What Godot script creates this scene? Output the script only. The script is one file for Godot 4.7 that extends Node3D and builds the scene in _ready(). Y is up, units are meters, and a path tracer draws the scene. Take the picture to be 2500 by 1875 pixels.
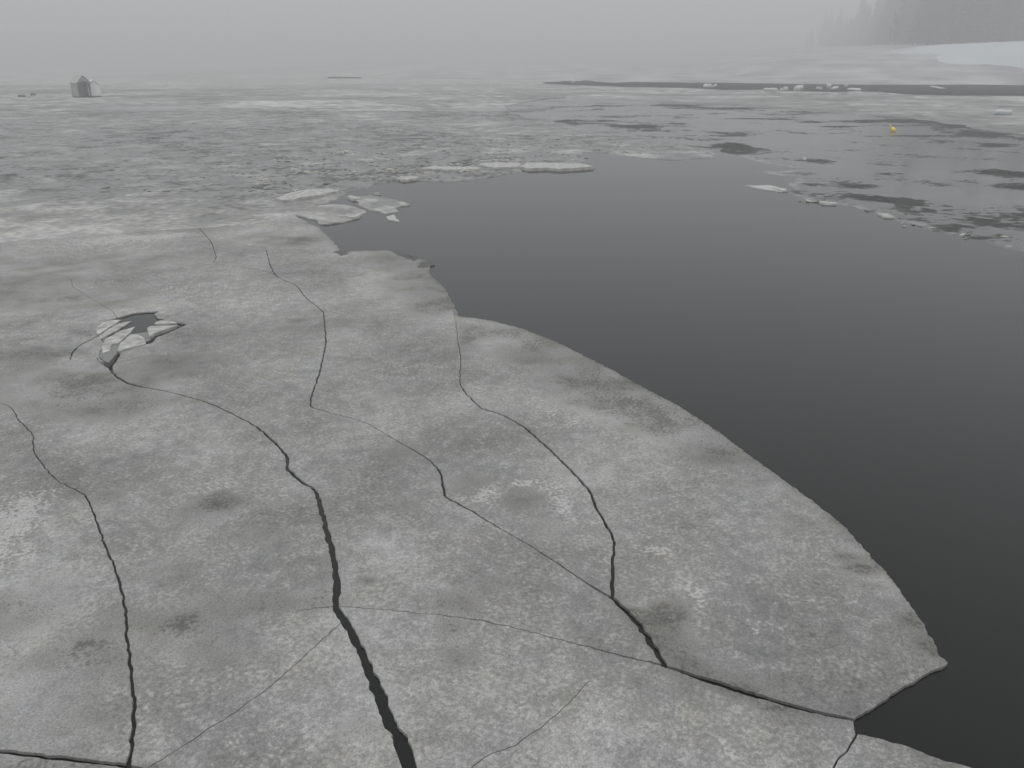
extends Node3D
# A foggy bay in late winter seen from about five metres above the ice. y = 0 is the water, units are metres.

var used := {}
var jag := FastNoiseLite.new()
var hum := FastNoiseLite.new()
var M := {}

# ------------------------------------------------------------------ helpers
func numbered(called: String) -> String:
	used[called] = used.get(called, 0) + 1
	return called if used[called] == 1 else "%s_%03d" % [called, used[called] - 1]

func tag(o: Node, label := "", category := "", group := "", kind := "") -> Node:
	if label: o.set_meta("label", label)
	if category: o.set_meta("category", category)
	if group: o.set_meta("group", group)
	if kind: o.set_meta("kind", kind)
	return o

func put(called: String, mesh: Mesh, m: Material, parent: Node = null) -> MeshInstance3D:
	var o := MeshInstance3D.new()
	o.mesh = mesh
	o.material_override = m
	if parent == null:
		o.name = numbered(called)
		add_child(o, true)
	else:
		o.name = called
		parent.add_child(o, true)
	return o

func base(called: String, at: Vector3, turn := 0.0) -> Node3D:
	var o := Node3D.new()
	o.name = numbered(called)
	add_child(o, true)
	o.position = at
	o.rotation.y = turn
	return o

func mat(c: Color, rough := 0.8, spec := 0.5) -> StandardMaterial3D:   # c holds linear values
	var m := StandardMaterial3D.new()
	m.albedo_color = c.linear_to_srgb()
	m.roughness = rough
	m.metallic_specular = spec
	return m

func pts(a: Array) -> PackedVector2Array:
	var out := PackedVector2Array()
	for i in range(0, a.size(), 2):
		out.append(Vector2(a[i], a[i + 1]))
	return out

func wob(p: Vector2, amp: float, grain: float) -> Vector2:             # the same push for the same place, so that shared borders stay shared
	var q := p / grain
	return p + amp * Vector2(jag.get_noise_2d(q.x, q.y) + 0.5 * jag.get_noise_2d(q.x * 3.1 + 70.0, q.y * 3.1), jag.get_noise_2d(q.x + 300.0, q.y - 90.0) + 0.5 * jag.get_noise_2d(q.x * 3.1, q.y * 3.1 + 500.0))

func ragged(poly: PackedVector2Array, step: float, amp: float, grain: float, far_scale := 0.0, closed := true) -> PackedVector2Array:
	var out := PackedVector2Array()
	var n := poly.size()
	for i in (n if closed else n - 1):
		var a := poly[i]
		var b := poly[(i + 1) % n]
		var away := maxf(1.0, (absf((a.y + b.y) * 0.5) - 8.0) * far_scale)
		var k := clampi(int(ceil(a.distance_to(b) / (step * away))), 1, 160)
		for j in k:
			out.append(wob(a.lerp(b, float(j) / k), amp, grain))
	if not closed: out.append(wob(poly[n - 1], amp, grain))
	return out

func ribbon(line: PackedVector2Array, width: Array, rough := 0.45) -> PackedVector2Array:   # a crack: a centre line with a width at each of its points
	var mid := PackedVector2Array()
	var w := PackedFloat32Array()
	for i in line.size() - 1:
		var k := maxi(2, int(line[i].distance_to(line[i + 1]) / 0.045))
		for j in k:
			var t := float(j) / k
			var c := line[i].cubic_interpolate(line[i + 1], line[maxi(i - 1, 0)], line[mini(i + 2, line.size() - 1)], t)
			mid.append(wob(c.lerp(line[i].lerp(line[i + 1], t), 0.4), 0.014, 0.012))
			w.append(lerpf(width[mini(i, width.size() - 1)], width[mini(i + 1, width.size() - 1)], t) * 0.95 + 0.004)
	mid.append(line[line.size() - 1])
	w.append(width[width.size() - 1])
	var left := PackedVector2Array()
	var right := PackedVector2Array()
	for i in mid.size():
		var d := (mid[mini(i + 1, mid.size() - 1)] - mid[maxi(i - 1, 0)]).normalized()
		var side := Vector2(-d.y, d.x)
		left.append(mid[i] + side * w[i] * 0.5 * (1.0 + rough * hum.get_noise_2d(i * 14.0, line[0].x * 50.0)))
		right.append(mid[i] - side * w[i] * 0.5 * (1.0 + rough * hum.get_noise_2d(i * 9.0, line[0].x * 50.0 + 400.0)))
	right.reverse()
	left.append_array(right)
	return left

func cut(all: Array, by: PackedVector2Array) -> Array:
	var out := []
	for p in all:
		for q in Geometry2D.clip_polygons(p, by):
			if not Geometry2D.is_polygon_clockwise(q): out.append(q)
	return out

func area(p: PackedVector2Array) -> float:
	var s := 0.0
	for i in p.size():
		s += p[i].cross(p[(i + 1) % p.size()])
	return absf(s) * 0.5

# A sheet of ice: flat top at height top, an edge that slopes outwards by slope down to under the water.
func slab(poly: PackedVector2Array, top: float, slope: float, look: Dictionary, deep := 0.12, tilt := Vector2.ZERO) -> ArrayMesh:
	if Geometry2D.is_polygon_clockwise(poly): poly.reverse()
	var index := Geometry2D.triangulate_polygon(poly)
	if index.is_empty():                                 # it crosses itself somewhere: keep the largest simple part
		var best := PackedVector2Array()
		for q in Geometry2D.intersect_polygons(poly, PackedVector2Array([Vector2(-999, -999), Vector2(999, -999), Vector2(999, 99), Vector2(-999, 99)])):
			if area(q) > area(best): best = q
		poly = best
		if Geometry2D.is_polygon_clockwise(poly): poly.reverse()
		index = Geometry2D.triangulate_polygon(poly)
		if index.is_empty(): print("a sheet could not be filled: ", poly.size())
	var n := poly.size()
	var v := PackedVector3Array()
	var nm := PackedVector3Array()
	var uv := PackedVector2Array()
	var ix := PackedInt32Array()
	var c := Vector2.ZERO
	for p in poly: c += p / n
	var o := Vector2(look.x0, look.z0)
	var s := Vector2(look.w, look.h)
	for p in poly:
		v.append(Vector3(p.x, top + tilt.dot(p - c), p.y))
		nm.append(Vector3(-tilt.x, 1, -tilt.y).normalized())
		uv.append((p - o) / s)
	for i in range(0, index.size(), 3):
		var a := poly[index[i]]
		var turned := (poly[index[i + 1]] - a).cross(poly[index[i + 2]] - a) > 0.0
		ix.append_array(PackedInt32Array([index[i], index[i + 1], index[i + 2]]) if turned else PackedInt32Array([index[i], index[i + 2], index[i + 1]]))
	for i in n:
		var p := poly[i]
		var d := (poly[(i + 1) % n] - poly[(i + n - 1) % n]).normalized()
		var outw := Vector2(d.y, -d.x)
		var grow := slope * (0.75 + 0.6 * jag.get_noise_2d(p.x * 40.0, p.y * 40.0))
		var low := p + outw * grow
		v.append(v[i])
		v.append(Vector3(low.x, minf(v[i].y, top) - deep, low.y))
		var up := Vector3(outw.x, slope / deep, outw.y).normalized()
		nm.append(up); nm.append(up)
		uv.append((p - o) / s); uv.append((low - o) / s)
	for i in n:
		var a := n + 2 * i
		var b := n + 2 * ((i + 1) % n)
		ix.append_array(PackedInt32Array([a, a + 1, b, b, a + 1, b + 1]))
	return surface(v, nm, uv, ix)

func surface(v, nm, uv, ix, col = null) -> ArrayMesh:
	var a := []
	a.resize(Mesh.ARRAY_MAX)
	a[Mesh.ARRAY_VERTEX] = v
	if nm != null: a[Mesh.ARRAY_NORMAL] = nm
	if uv != null: a[Mesh.ARRAY_TEX_UV] = uv
	if col != null: a[Mesh.ARRAY_COLOR] = col
	a[Mesh.ARRAY_INDEX] = ix
	var m := ArrayMesh.new()
	m.add_surface_from_arrays(Mesh.PRIMITIVE_TRIANGLES, a)
	return m

# ------------------------------------------------------------------ what the ice is made of: maps laid flat over the ground
func field(look: Dictionary, freq: float, octaves: int, seed_: int, warp := 0.0, stretch := 1.0, kind := FastNoiseLite.TYPE_SIMPLEX_SMOOTH) -> PackedByteArray:
	var f := FastNoiseLite.new()
	f.seed = seed_
	f.noise_type = kind
	f.frequency = freq * look.texel
	f.fractal_type = FastNoiseLite.FRACTAL_FBM if octaves > 1 else FastNoiseLite.FRACTAL_NONE
	f.fractal_octaves = octaves
	f.fractal_gain = 0.62 if octaves > 5 else 0.5
	f.offset = Vector3(look.x0 / look.texel, look.z0 / look.texel, 0)
	if kind == FastNoiseLite.TYPE_CELLULAR:
		f.cellular_return_type = FastNoiseLite.RETURN_DISTANCE2_SUB
	if warp > 0.0:
		f.domain_warp_enabled = true
		f.domain_warp_amplitude = warp / look.texel
		f.domain_warp_frequency = freq * look.texel * 1.4
		f.domain_warp_fractal_type = FastNoiseLite.DOMAIN_WARP_FRACTAL_NONE
	var h: int = look.rows
	var im := f.get_image(look.cols, h, false, false, false)
	im.convert(Image.FORMAT_L8)
	return im.get_data()

func mask(look: Dictionary, stamps: Array) -> PackedByteArray:   # soft ellipses (x, z, rx, rz, strength)
	var w: int = look.cols / 4
	var h: int = look.rows / 4
	var t: float = look.texel * 4.0
	var acc := PackedFloat32Array()
	acc.resize(w * h)
	for i in range(0, stamps.size(), 5):
		var cx: float = (stamps[i] - look.x0) / t
		var cz: float = (stamps[i + 1] - look.z0) / t
		var rx: float = maxf(stamps[i + 2] / t, 0.8)
		var rz: float = maxf(stamps[i + 3] / t, 0.8)
		var s: float = stamps[i + 4]
		for y in range(maxi(0, int(cz - rz)), mini(h, int(cz + rz) + 2)):
			for x in range(maxi(0, int(cx - rx)), mini(w, int(cx + rx) + 2)):
				var d := Vector2((x - cx) / rx, (y - cz) / rz).length_squared()
				if d < 1.0:
					var k := y * w + x
					acc[k] = acc[k] + s * (1.0 - d) * (1.0 - d * 0.5) * (1.0 - acc[k] * 0.6)
	var b := PackedByteArray()
	b.resize(w * h)
	for k in w * h:
		b[k] = int(clampf(acc[k], 0.0, 1.0) * 255.0)
	var im := Image.create_from_data(w, h, false, Image.FORMAT_L8, b)
	im.resize(look.cols, look.rows, Image.INTERPOLATE_BILINEAR)
	return im.get_data()

func along(line: PackedVector2Array, r: float, s: float, step: float) -> Array:   # stamps along a line
	var out := []
	for i in line.size() - 1:
		var k := maxi(1, int(line[i].distance_to(line[i + 1]) / step))
		for j in k:
			var p := wob(line[i].lerp(line[i + 1], float(j) / k), r * 0.5, 0.03)
			var q := r * (1.0 + 0.5 * jag.get_noise_2d(p.x * 30.0, p.y * 30.0))
			out.append_array([p.x, p.y, q, q, s])
	return out

func smooth(a: float, b: float, x: float) -> float:
	var t := clampf((x - a) / (b - a), 0.0, 1.0)
	return t * t * (3.0 - 2.0 * t)

func ice_look(x0: float, z0: float, cols: int, rows: int, texel: float) -> Dictionary:
	return {"x0": x0, "z0": z0, "cols": cols, "rows": rows, "texel": texel, "w": cols * texel, "h": rows * texel}

func ice_material(look: Dictionary, o: Dictionary) -> StandardMaterial3D:
	var w: int = look.cols
	var h: int = look.rows
	var st: float = o.get("stretch", 1.0)
	var jobs := [
		[o.f1, 7, 11, o.get("warp", 0.6), FastNoiseLite.TYPE_SIMPLEX_SMOOTH], [o.f2, 6, 22, o.get("warp2", 0.1), FastNoiseLite.TYPE_SIMPLEX_SMOOTH],
		[o.f3, 4, 33, 0.0, FastNoiseLite.TYPE_SIMPLEX_SMOOTH], [o.get("fp", 0.5), 5, 44, o.get("warp", 0.6), FastNoiseLite.TYPE_SIMPLEX_SMOOTH],
		[o.get("fc", 7.0), 1, 55, 0.05, FastNoiseLite.TYPE_CELLULAR]]
	var n := []
	n.resize(8)
	var make := func(i: int) -> void:
		if i < 5: n[i] = field(look, jobs[i][0], jobs[i][1], jobs[i][2], jobs[i][3], st, jobs[i][4])
		else: n[i] = mask(look, o[["dark", "white", "wet"][i - 5]])
	var g := WorkerThreadPool.add_group_task(make, 8, -1, true)
	WorkerThreadPool.wait_for_group_task_completion(g)
	var n1: PackedByteArray = n[0]; var n2: PackedByteArray = n[1]; var n3: PackedByteArray = n[2]; var n4: PackedByteArray = n[3]
	var n5: PackedByteArray = n[4]; var md: PackedByteArray = n[5]; var mw: PackedByteArray = n[6]; var mp: PackedByteArray = n[7]
	var lut := PackedByteArray()
	lut.resize(1025)
	for i in 1025: lut[i] = int(round(Color(i / 1024.0, 0, 0).linear_to_srgb().r * 255.0))
	var chunks := 32
	var rgb := []; var rough := []; var high := []
	rgb.resize(chunks); rough.resize(chunks); high.resize(chunks)
	var v0: float = o.base; var ka: float = o.ka; var kb: float = o.kb; var kc: float = o.kc; var kd: float = o.get("dirt", 0.35)
	var mix2: float = o.get("mix2", -0.12)
	var mix3: float = o.get("mix3", 0.0)
	var frost: float = o.get("frost", 0.0)
	var calm: Array = o.get("calm", [])
	var lift: Array = o.get("lift", [0.0, 1.0])
	var amp: float = o.get("amp", 1.0)
	var speck: float = o.get("speck", 0.2)
	var kt: float = o.get("tint", 0.12); var snow: float = o.get("snow", 0.66)
	var pool_v: float = o.get("pool", 0.2); var r0: float = o.get("rough", 0.65); var r1: float = o.get("pool_rough", 0.12); var soft: float = o.get("soft", 0.12)
	var table: Array = o.get("pools", [0.0, -9.0])      # pairs of z, bias
	var work := func(k: int) -> void:
		var c := PackedByteArray(); var r := PackedByteArray(); var b := PackedByteArray()
		var rows := h / chunks
		c.resize(w * rows * 3); r.resize(w * rows); b.resize(w * rows)
		for y in rows:
			var z: float = look.z0 + (k * rows + y) * look.texel
			var bias: float = table[1]
			for q in range(0, table.size() - 2, 2):
				if z >= table[q]: bias = lerpf(table[q + 1], table[q + 3], clampf((z - table[q]) / (table[q + 2] - table[q]), 0.0, 1.0))
			var still := 1.0
			if calm.size() == 4: still = lerpf(calm[1], calm[3], clampf((z - calm[0]) / (calm[2] - calm[0]), 0.0, 1.0))
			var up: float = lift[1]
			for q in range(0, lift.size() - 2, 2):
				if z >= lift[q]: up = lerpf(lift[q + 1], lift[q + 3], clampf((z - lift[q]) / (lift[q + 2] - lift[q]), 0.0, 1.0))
			var at := (k * rows + y) * w
			var to := y * w
			for x in w:
				var i := at + x
				var a := (n1[i] - 128) * 0.0078
				var f2 := (n2[i] - 128) * 0.0078
				var f3 := (n3[i] - 128) * 0.0078
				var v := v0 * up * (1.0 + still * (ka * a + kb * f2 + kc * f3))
				var s := f2 * 0.6 + f3 * 0.7 - 0.16
				if s > 0.0: v += s * speck
				var wm := mw[i] * 0.0039
				if wm > 0.02:
					var t := clampf((wm * 1.9 + f3 * 1.5 + f2 * 0.9 + (n5[i] - 128) * 0.004 - 0.40) * 2.6, 0.0, 1.0)
					v += (snow - v) * t * 0.85
				var f4 := (n4[i] - 128) * 0.0078
				var fr := a * 0.9 + f2 * 0.9 + f3 * 1.1 - 0.10   # frost and old snow, in grains
				if fr > 0.0: v += minf(fr, 0.3) * frost
				var g2 := f4 * 1.3 - f3 * 0.9 + f2 * 0.7 - 0.16  # thawed, dirtier grains
				if g2 > 0.0: v -= minf(g2, 0.35) * frost * 0.6
				var m0 := md[i] * 0.0039
				var d := 0.0
				if m0 > 0.015: d = clampf((m0 * 0.75 + sqrt(m0) * (f3 * 1.7 + f2 * 1.1 + a * 0.7 + f4 * 0.9) - 0.10) * 1.35, 0.0, 0.95)
				v *= 1.0 - d * (1.0 - kd)
				var p := clampf((f4 * amp + bias + mp[i] * 0.0059 + f2 * mix2 + f3 * mix3) / soft, 0.0, 1.0)
				v += (pool_v * (1.0 + still * (f2 + f3 * 0.8)) - v) * p
				v = clampf(v, 0.02, 0.85)
				var w1 := kt * (0.2 + f4 * 1.5 + d * 1.0) * (1.0 - p)
				if w1 < -0.05: w1 = -0.05
				c[(to + x) * 3] = lut[int(v * (1.0 + 0.12 * w1) * 1024.0)]
				c[(to + x) * 3 + 1] = lut[int(v * 1024.0)]
				c[(to + x) * 3 + 2] = lut[int(v * (0.99 - w1) * 1024.0)]
				r[to + x] = int((r0 + (r1 - r0) * p) * 255.0)
				b[to + x] = int(clampf(128.0 + (f2 * 60.0 + f3 * 60.0) * (1.0 - p) - p * 20.0, 0.0, 255.0))
		rgb[k] = c; rough[k] = r; high[k] = b
	g = WorkerThreadPool.add_group_task(work, chunks, -1, true)
	WorkerThreadPool.wait_for_group_task_completion(g)
	var all := [PackedByteArray(), PackedByteArray(), PackedByteArray()]
	for k in chunks:
		all[0].append_array(rgb[k]); all[1].append_array(rough[k]); all[2].append_array(high[k])
	var m := StandardMaterial3D.new()
	m.albedo_texture = ImageTexture.create_from_image(Image.create_from_data(w, h, false, Image.FORMAT_RGB8, all[0]))
	m.roughness_texture = ImageTexture.create_from_image(Image.create_from_data(w, h, false, Image.FORMAT_L8, all[1]))
	m.roughness_texture_channel = BaseMaterial3D.TEXTURE_CHANNEL_RED
	m.roughness = 1.0
	m.metallic_specular = o.get("shine", 0.36)
	m.heightmap_enabled = true
	m.heightmap_texture = ImageTexture.create_from_image(Image.create_from_data(w, h, false, Image.FORMAT_L8, all[2]))
	m.heightmap_scale = o.get("relief", 1.5)
	m.texture_repeat = o.has("grain")
	if o.has("grain"):                                   # finer grain than the map can hold
		var t := NoiseTexture2D.new()
		t.width = 1024; t.height = 1024; t.seamless = true
		var f := FastNoiseLite.new()
		f.seed = 71; f.frequency = 0.11; f.fractal_octaves = 4; f.fractal_gain = 0.6
		t.noise = f
		var gr := Gradient.new()
		gr.set_color(0, Color(0.68, 0.68, 0.68)); gr.set_color(1, Color(1.0, 1.0, 1.0))
		t.color_ramp = gr
		m.detail_enabled = true
		m.detail_albedo = t
		m.detail_blend_mode = BaseMaterial3D.BLEND_MODE_MUL
		m.detail_uv_layer = BaseMaterial3D.DETAIL_UV_2
		m.uv2_triplanar = true; m.uv2_world_triplanar = true
		m.uv2_scale = Vector3.ONE / float(o.grain)
	return m

# ------------------------------------------------------------------ things
func snow_block(seed_: int, size: Vector3, rough := 0.34) -> ArrayMesh:
	var b := SphereMesh.new()
	b.radial_segments = 12; b.rings = 7
	var a := b.get_mesh_arrays()
	var v: PackedVector3Array = a[Mesh.ARRAY_VERTEX]
	for i in v.size():
		var p := v[i] * 2.0
		var e := 7.0                                    # a rounded box
		var k := pow(pow(absf(p.x), e) + pow(absf(p.y), e) + pow(absf(p.z), e), -1.0 / e)
		p *= k
		var q := p * 1.3 + Vector3(seed_ * 7.1, seed_ * 3.3, 0)
		p += Vector3(jag.get_noise_3d(q.x, q.y, q.z), jag.get_noise_3d(q.y, q.z, q.x + 40), jag.get_noise_3d(q.z, q.x, q.y + 90)) * rough * 2.0
		v[i] = p * size * 0.5
	var st := SurfaceTool.new()
	a[Mesh.ARRAY_NORMAL] = null; a[Mesh.ARRAY_TANGENT] = null; a[Mesh.ARRAY_TEX_UV] = null
	var m := ArrayMesh.new()
	m.add_surface_from_arrays(Mesh.PRIMITIVE_TRIANGLES, a)
	st.create_from(m, 0)
	st.deindex()
	st.set_smooth_group(-1)
	st.generate_normals()
	return st.commit()

func box(st: SurfaceTool, c: Vector3, s: Vector3, turn := Basis()) -> void:
	var b := BoxMesh.new()
	b.size = s
	st.append_from(b, 0, Transform3D(turn, c))

func tube(st: SurfaceTool, a: Vector3, b: Vector3, ra: float, rb: float, sides := 6) -> void:
	var c := CylinderMesh.new()
	c.bottom_radius = ra; c.top_radius = rb; c.height = a.distance_to(b); c.radial_segments = sides; c.rings = 1
	var y := (b - a).normalized()
	var x := y.cross(Vector3(0.3, 0.1, 0.9)).normalized()
	st.append_from(c, 0, Transform3D(Basis(x, y, x.cross(y)), (a + b) * 0.5))

func st_new() -> SurfaceTool:
	var st := SurfaceTool.new()
	st.begin(Mesh.PRIMITIVE_TRIANGLES)
	return st

func gable_hut(called: String, at: Vector3, turn: float, w: float, d: float, eave: float, ridge: float, wall: Material, roof: Material, dark: Material, door_w: float, label: String) -> Node3D:
	var t := base(called, at, turn)
	tag(t, label, "hut")
	# the front faces +z; walls are boards set side by side
	var boards := int(w / 0.16)
	for f in [-1, 1]:
		for i in boards:
			var x := -w / 2 + (i + 0.5) * w / boards
			var top := ridge - (ridge - eave) * absf(x) / (w / 2) - 0.03
			var low := 0.14
			if f == 1 and door_w > 0.0 and absf(x) < door_w / 2:
				low = eave + (ridge - eave) * 0.45 * (1.0 - pow(absf(x) / (door_w / 2), 2.0)) - 0.15
			if low > top - 0.03: continue
			var st := st_new()
			box(st, Vector3(x, (low + top) / 2, f * (d / 2 - 0.012 + 0.004 * (i % 2))), Vector3(w / boards - 0.008, top - low, 0.024))
			put("board", st.commit(), wall, t)
	var side := int(d / 0.17)
	for f in [-1, 1]:
		for i in side:
			var z := -d / 2 + 0.03 + (i + 0.5) * (d - 0.06) / side
			var st := st_new()
			box(st, Vector3(f * (w / 2 - 0.014 + 0.004 * (i % 2)), (0.14 + eave) / 2, z), Vector3(0.024, eave - 0.14, (d - 0.06) / side - 0.008))
			put("board", st.commit(), wall, t)
	var st := st_new()
	box(st, Vector3(0, 0.11, 0), Vector3(w - 0.06, 0.06, d - 0.06))
	put("floor", st.commit(), dark, t)
	for f in [-1, 1]:
		st = st_new()
		box(st, Vector3(f * (w / 2 - 0.12), 0.035, 0), Vector3(0.1, 0.09, d + 0.3))
		put("skid", st.commit(), dark, t)
		var slope := atan2(ridge - eave, w / 2)
		var long := Vector2(w / 2, ridge - eave).length() + 0.12
		st = st_new()
		var turn_ := Basis(Vector3(0, 0, 1), -f * slope)
		box(st, Vector3(f * (w / 4 + 0.05), (eave + ridge) / 2 + 0.0, 0) + turn_ * Vector3(0, 0.035, 0), Vector3(long, 0.05, d + 0.24), turn_)
		put("roof", st.commit(), roof, t)
	st = st_new()
	box(st, Vector3(0, 0.075, d / 2 + 0.03), Vector3(w + 0.12, 0.09, 0.06))
	put("sill", st.commit(), dark, t)
	return t

func spruce(seed_: int, tall: float) -> Node3D:
	var r := RandomNumberGenerator.new()
	r.seed = seed_
	var t := base("spruce_tree", Vector3.ZERO)
	var st := st_new()
	tube(st, Vector3(0, -0.4, 0), Vector3(0, tall * 0.97, 0), 0.2, 0.02, 7)
	put("trunk", st.commit(), M.bark, t)
	var v := PackedVector3Array(); var ix := PackedInt32Array()
	var y := tall * 0.1
	while y < tall:
		var k := 1.0 - y / tall
		var reach := (0.25 + tall * 0.17 * pow(k, 0.8)) * r.randf_range(0.75, 1.1)
		var n := int(lerpf(5, 9, k))
		for i in n:
			var a := TAU * (i + r.randf()) / n
			var dir := Vector3(cos(a), 0, sin(a))
			var side := Vector3(-dir.z, 0, dir.x)
			var long := reach * r.randf_range(0.7, 1.15)
			for s in 5:
				var f := (s + 0.6) / 5.0
				var p := Vector3(0, y + 0.1 * k - 0.35 * long * f + 0.16 * long * f * f, 0) + dir * long * f
				for e in [-1, 1]:
					var tip: Vector3 = p + dir * long * 0.28 + side * e * long * 0.3 * (1.15 - f) + Vector3(0, -0.1 * long - r.randf() * 0.15, 0)
					var b := v.size()
					v.append(p - dir * long * 0.1 + Vector3(0, 0.05, 0)); v.append(tip); v.append(p + dir * long * 0.2 + Vector3(0, -0.05, 0)); v.append(tip - Vector3(0, 0.16 + 0.1 * long, 0) - dir * 0.1)
					ix.append_array(PackedInt32Array([b, b + 1, b + 2, b, b + 3, b + 1]))
		y += (0.28 + 0.4 * k) * r.randf_range(0.8, 1.2)
	put("crown", surface(v, null, null, ix), M.needles, t)
	return t

func birch(seed_: int, tall: float) -> Node3D:
	var r := RandomNumberGenerator.new()
	r.seed = seed_
	var t := base("bare_birch", Vector3.ZERO)
	var st := st_new()
	var p := Vector3(0, -0.4, 0)
	var way := []
	for i in 8:
		var q := p + Vector3(r.randf_range(-0.12, 0.12), (tall + 0.4) / 8, r.randf_range(-0.12, 0.12))
		tube(st, p, q, 0.17 * (1.0 - i / 8.5), 0.17 * (1.0 - (i + 1) / 8.5), 7)
		way.append(q)
		p = q
	put("trunk", st.commit(), M.birch, t)
	st = st_new()
	for i in 34:
		var f := r.randf_range(0.3, 0.98)
		var a := r.randf() * TAU
		var o: Vector3 = way[clampi(int(f * 8), 0, 7)]
		var long := tall * 0.24 * (1.15 - f) + 0.4
		var e := o + Vector3(cos(a) * long * 0.6, long, sin(a) * long * 0.6)
		tube(st, o, e, 0.04, 0.012, 4)
		for j in 5:
			var b := o.lerp(e, r.randf_range(0.35, 1.0))
			tube(st, b, b + Vector3(r.randf_range(-0.5, 0.5), r.randf_range(-0.1, 0.6), r.randf_range(-0.5, 0.5)) * long * 0.7, 0.012, 0.004, 3)
	put("crown", st.commit(), M.bark, t)
	return t

func copy(o: Node3D, at: Vector3, turn: float, scale_: float, label: String, group: String) -> Node3D:
	var c: Node3D = o.duplicate()
	c.name = numbered(String(o.name).rstrip("_0123456789"))
	add_child(c, true)
	c.position = at; c.rotation.y = turn; c.scale = Vector3.ONE * scale_
	tag(c, label, "tree", group)
	return c

func plateau(x: float) -> float:
	var t := [-60.0, 0.0, 20.0, 0.25, 47.0, 0.9, 63.0, 2.9, 76.0, 4.2, 88.0, 4.7, 130.0, 5.2, 400.0, 7.0]
	for i in range(0, t.size() - 2, 2):
		if x <= t[i + 2]: return lerpf(t[i + 1], t[i + 3], clampf((x - t[i]) / (t[i + 2] - t[i]), 0.0, 1.0))
	return t[t.size() - 1]

func ground(x: float, z: float) -> float:
	var s := -z - (163.0 + maxf(0.0, 62.0 - x) * 0.45)
	var low := plateau(x) * smooth(-4.0, 62.0, s) + clampf(s * 0.06, -0.6, 0.35)
	return maxf(low, bank(x, z)) + 0.14 * smooth(0.0, 6.0, s) * (jag.get_noise_2d(x * 4.0, z * 4.0) + 0.6 * jag.get_noise_2d(x * 14.0, z * 14.0))

func bank(x: float, z: float) -> float:
	var s := -z - (163.0 + maxf(0.0, 62.0 - x) * 0.45)
	return 7.6 * smooth(66.0, 116.0, x + 0.1 * (z + 190.0)) * smooth(14.0, 42.0, s + 5.0 * jag.get_noise_2d(x * 0.5, 3.0)) + 1.4 * smooth(112.0, 160.0, x) * smooth(20.0, 50.0, s) - 0.25

# ------------------------------------------------------------------ the scene
func _ready() -> void:
	var cam := Camera3D.new()
	cam.name = "camera"
	cam.fov = 48.0
	cam.near = 0.1
	cam.far = 4000.0
	cam.position = Vector3(0, 5.0, 0)
	cam.rotation_degrees = Vector3(-20.9, 0, 0)
	add_child(cam)
	cam.current = true
	var env := Environment.new()
	env.background_mode = Environment.BG_SKY
	var sky := ProceduralSkyMaterial.new()
	sky.sky_top_color = Color(1.0, 1.02, 1.04).linear_to_srgb()
	sky.sky_horizon_color = Color(0.20, 0.204, 0.209).linear_to_srgb()
	sky.sky_curve = 0.5
	sky.ground_bottom_color = Color(0.2, 0.21, 0.22).linear_to_srgb()
	sky.ground_horizon_color = Color(0.20, 0.204, 0.209).linear_to_srgb()
	env.sky = Sky.new()
	env.sky.sky_material = sky
	env.background_energy_multiplier = 1.0
	env.tonemap_mode = Environment.TONE_MAPPER_LINEAR
	env.tonemap_exposure = 2.0
	env.fog_enabled = true
	env.fog_density = 0.0040
	env.fog_light_color = Color(0.98, 0.99, 1.0)
	env.sdfgi_enabled = true
	env.ssao_enabled = true
	env.ssil_enabled = true
	var we := WorldEnvironment.new()
	we.environment = env
	add_child(we)
	var sun := DirectionalLight3D.new()
	sun.name = "sun"
	sun.light_energy = 0.2
	sun.light_color = Color(1.0, 0.98, 0.95)
	sun.light_angular_distance = 40.0
	sun.rotation_degrees = Vector3(-58, 35, 0)
	sun.shadow_enabled = true
	add_child(sun)

	jag.seed = 5; jag.frequency = 1.0 / 16.0; jag.fractal_octaves = 3
	hum.seed = 9; hum.frequency = 0.02; hum.fractal_octaves = 2
	M.water = mat(Color(0.003, 0.003, 0.0028), 0.03, 0.21)
	M.channel = mat(Color(0.010, 0.011, 0.010), 0.8, 0.0)
	M.side = mat(Color(0.30, 0.31, 0.30), 0.5, 0.36)
	M.bark = mat(Color(0.05, 0.046, 0.042), 0.9, 0.2)
	M.birch = mat(Color(0.62, 0.62, 0.58), 0.8, 0.3)
	M.needles = mat(Color(0.020, 0.030, 0.022), 0.9, 0.2)
	M.snow = mat(Color(0.44, 0.46, 0.47), 0.75, 0.3)

	# ---------------------------------------------------------------- water
	var plane := PlaneMesh.new()
	plane.size = Vector2(2400, 2000)
	plane.subdivide_width = 8; plane.subdivide_depth = 8
	var water := put("water", plane, M.water)
	water.position = Vector3(0, 0, -900)
	tag(water, "calm dark open water between the ice sheets", "water", "", "structure")

	near_ice()
	middle_ice()
	far_ice()
	shore()
	wet_bay()
	loose_ice()
	huts_and_buoy()
	trees()

var seam: PackedVector2Array
var plates := []
var field_shape: PackedVector2Array

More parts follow.
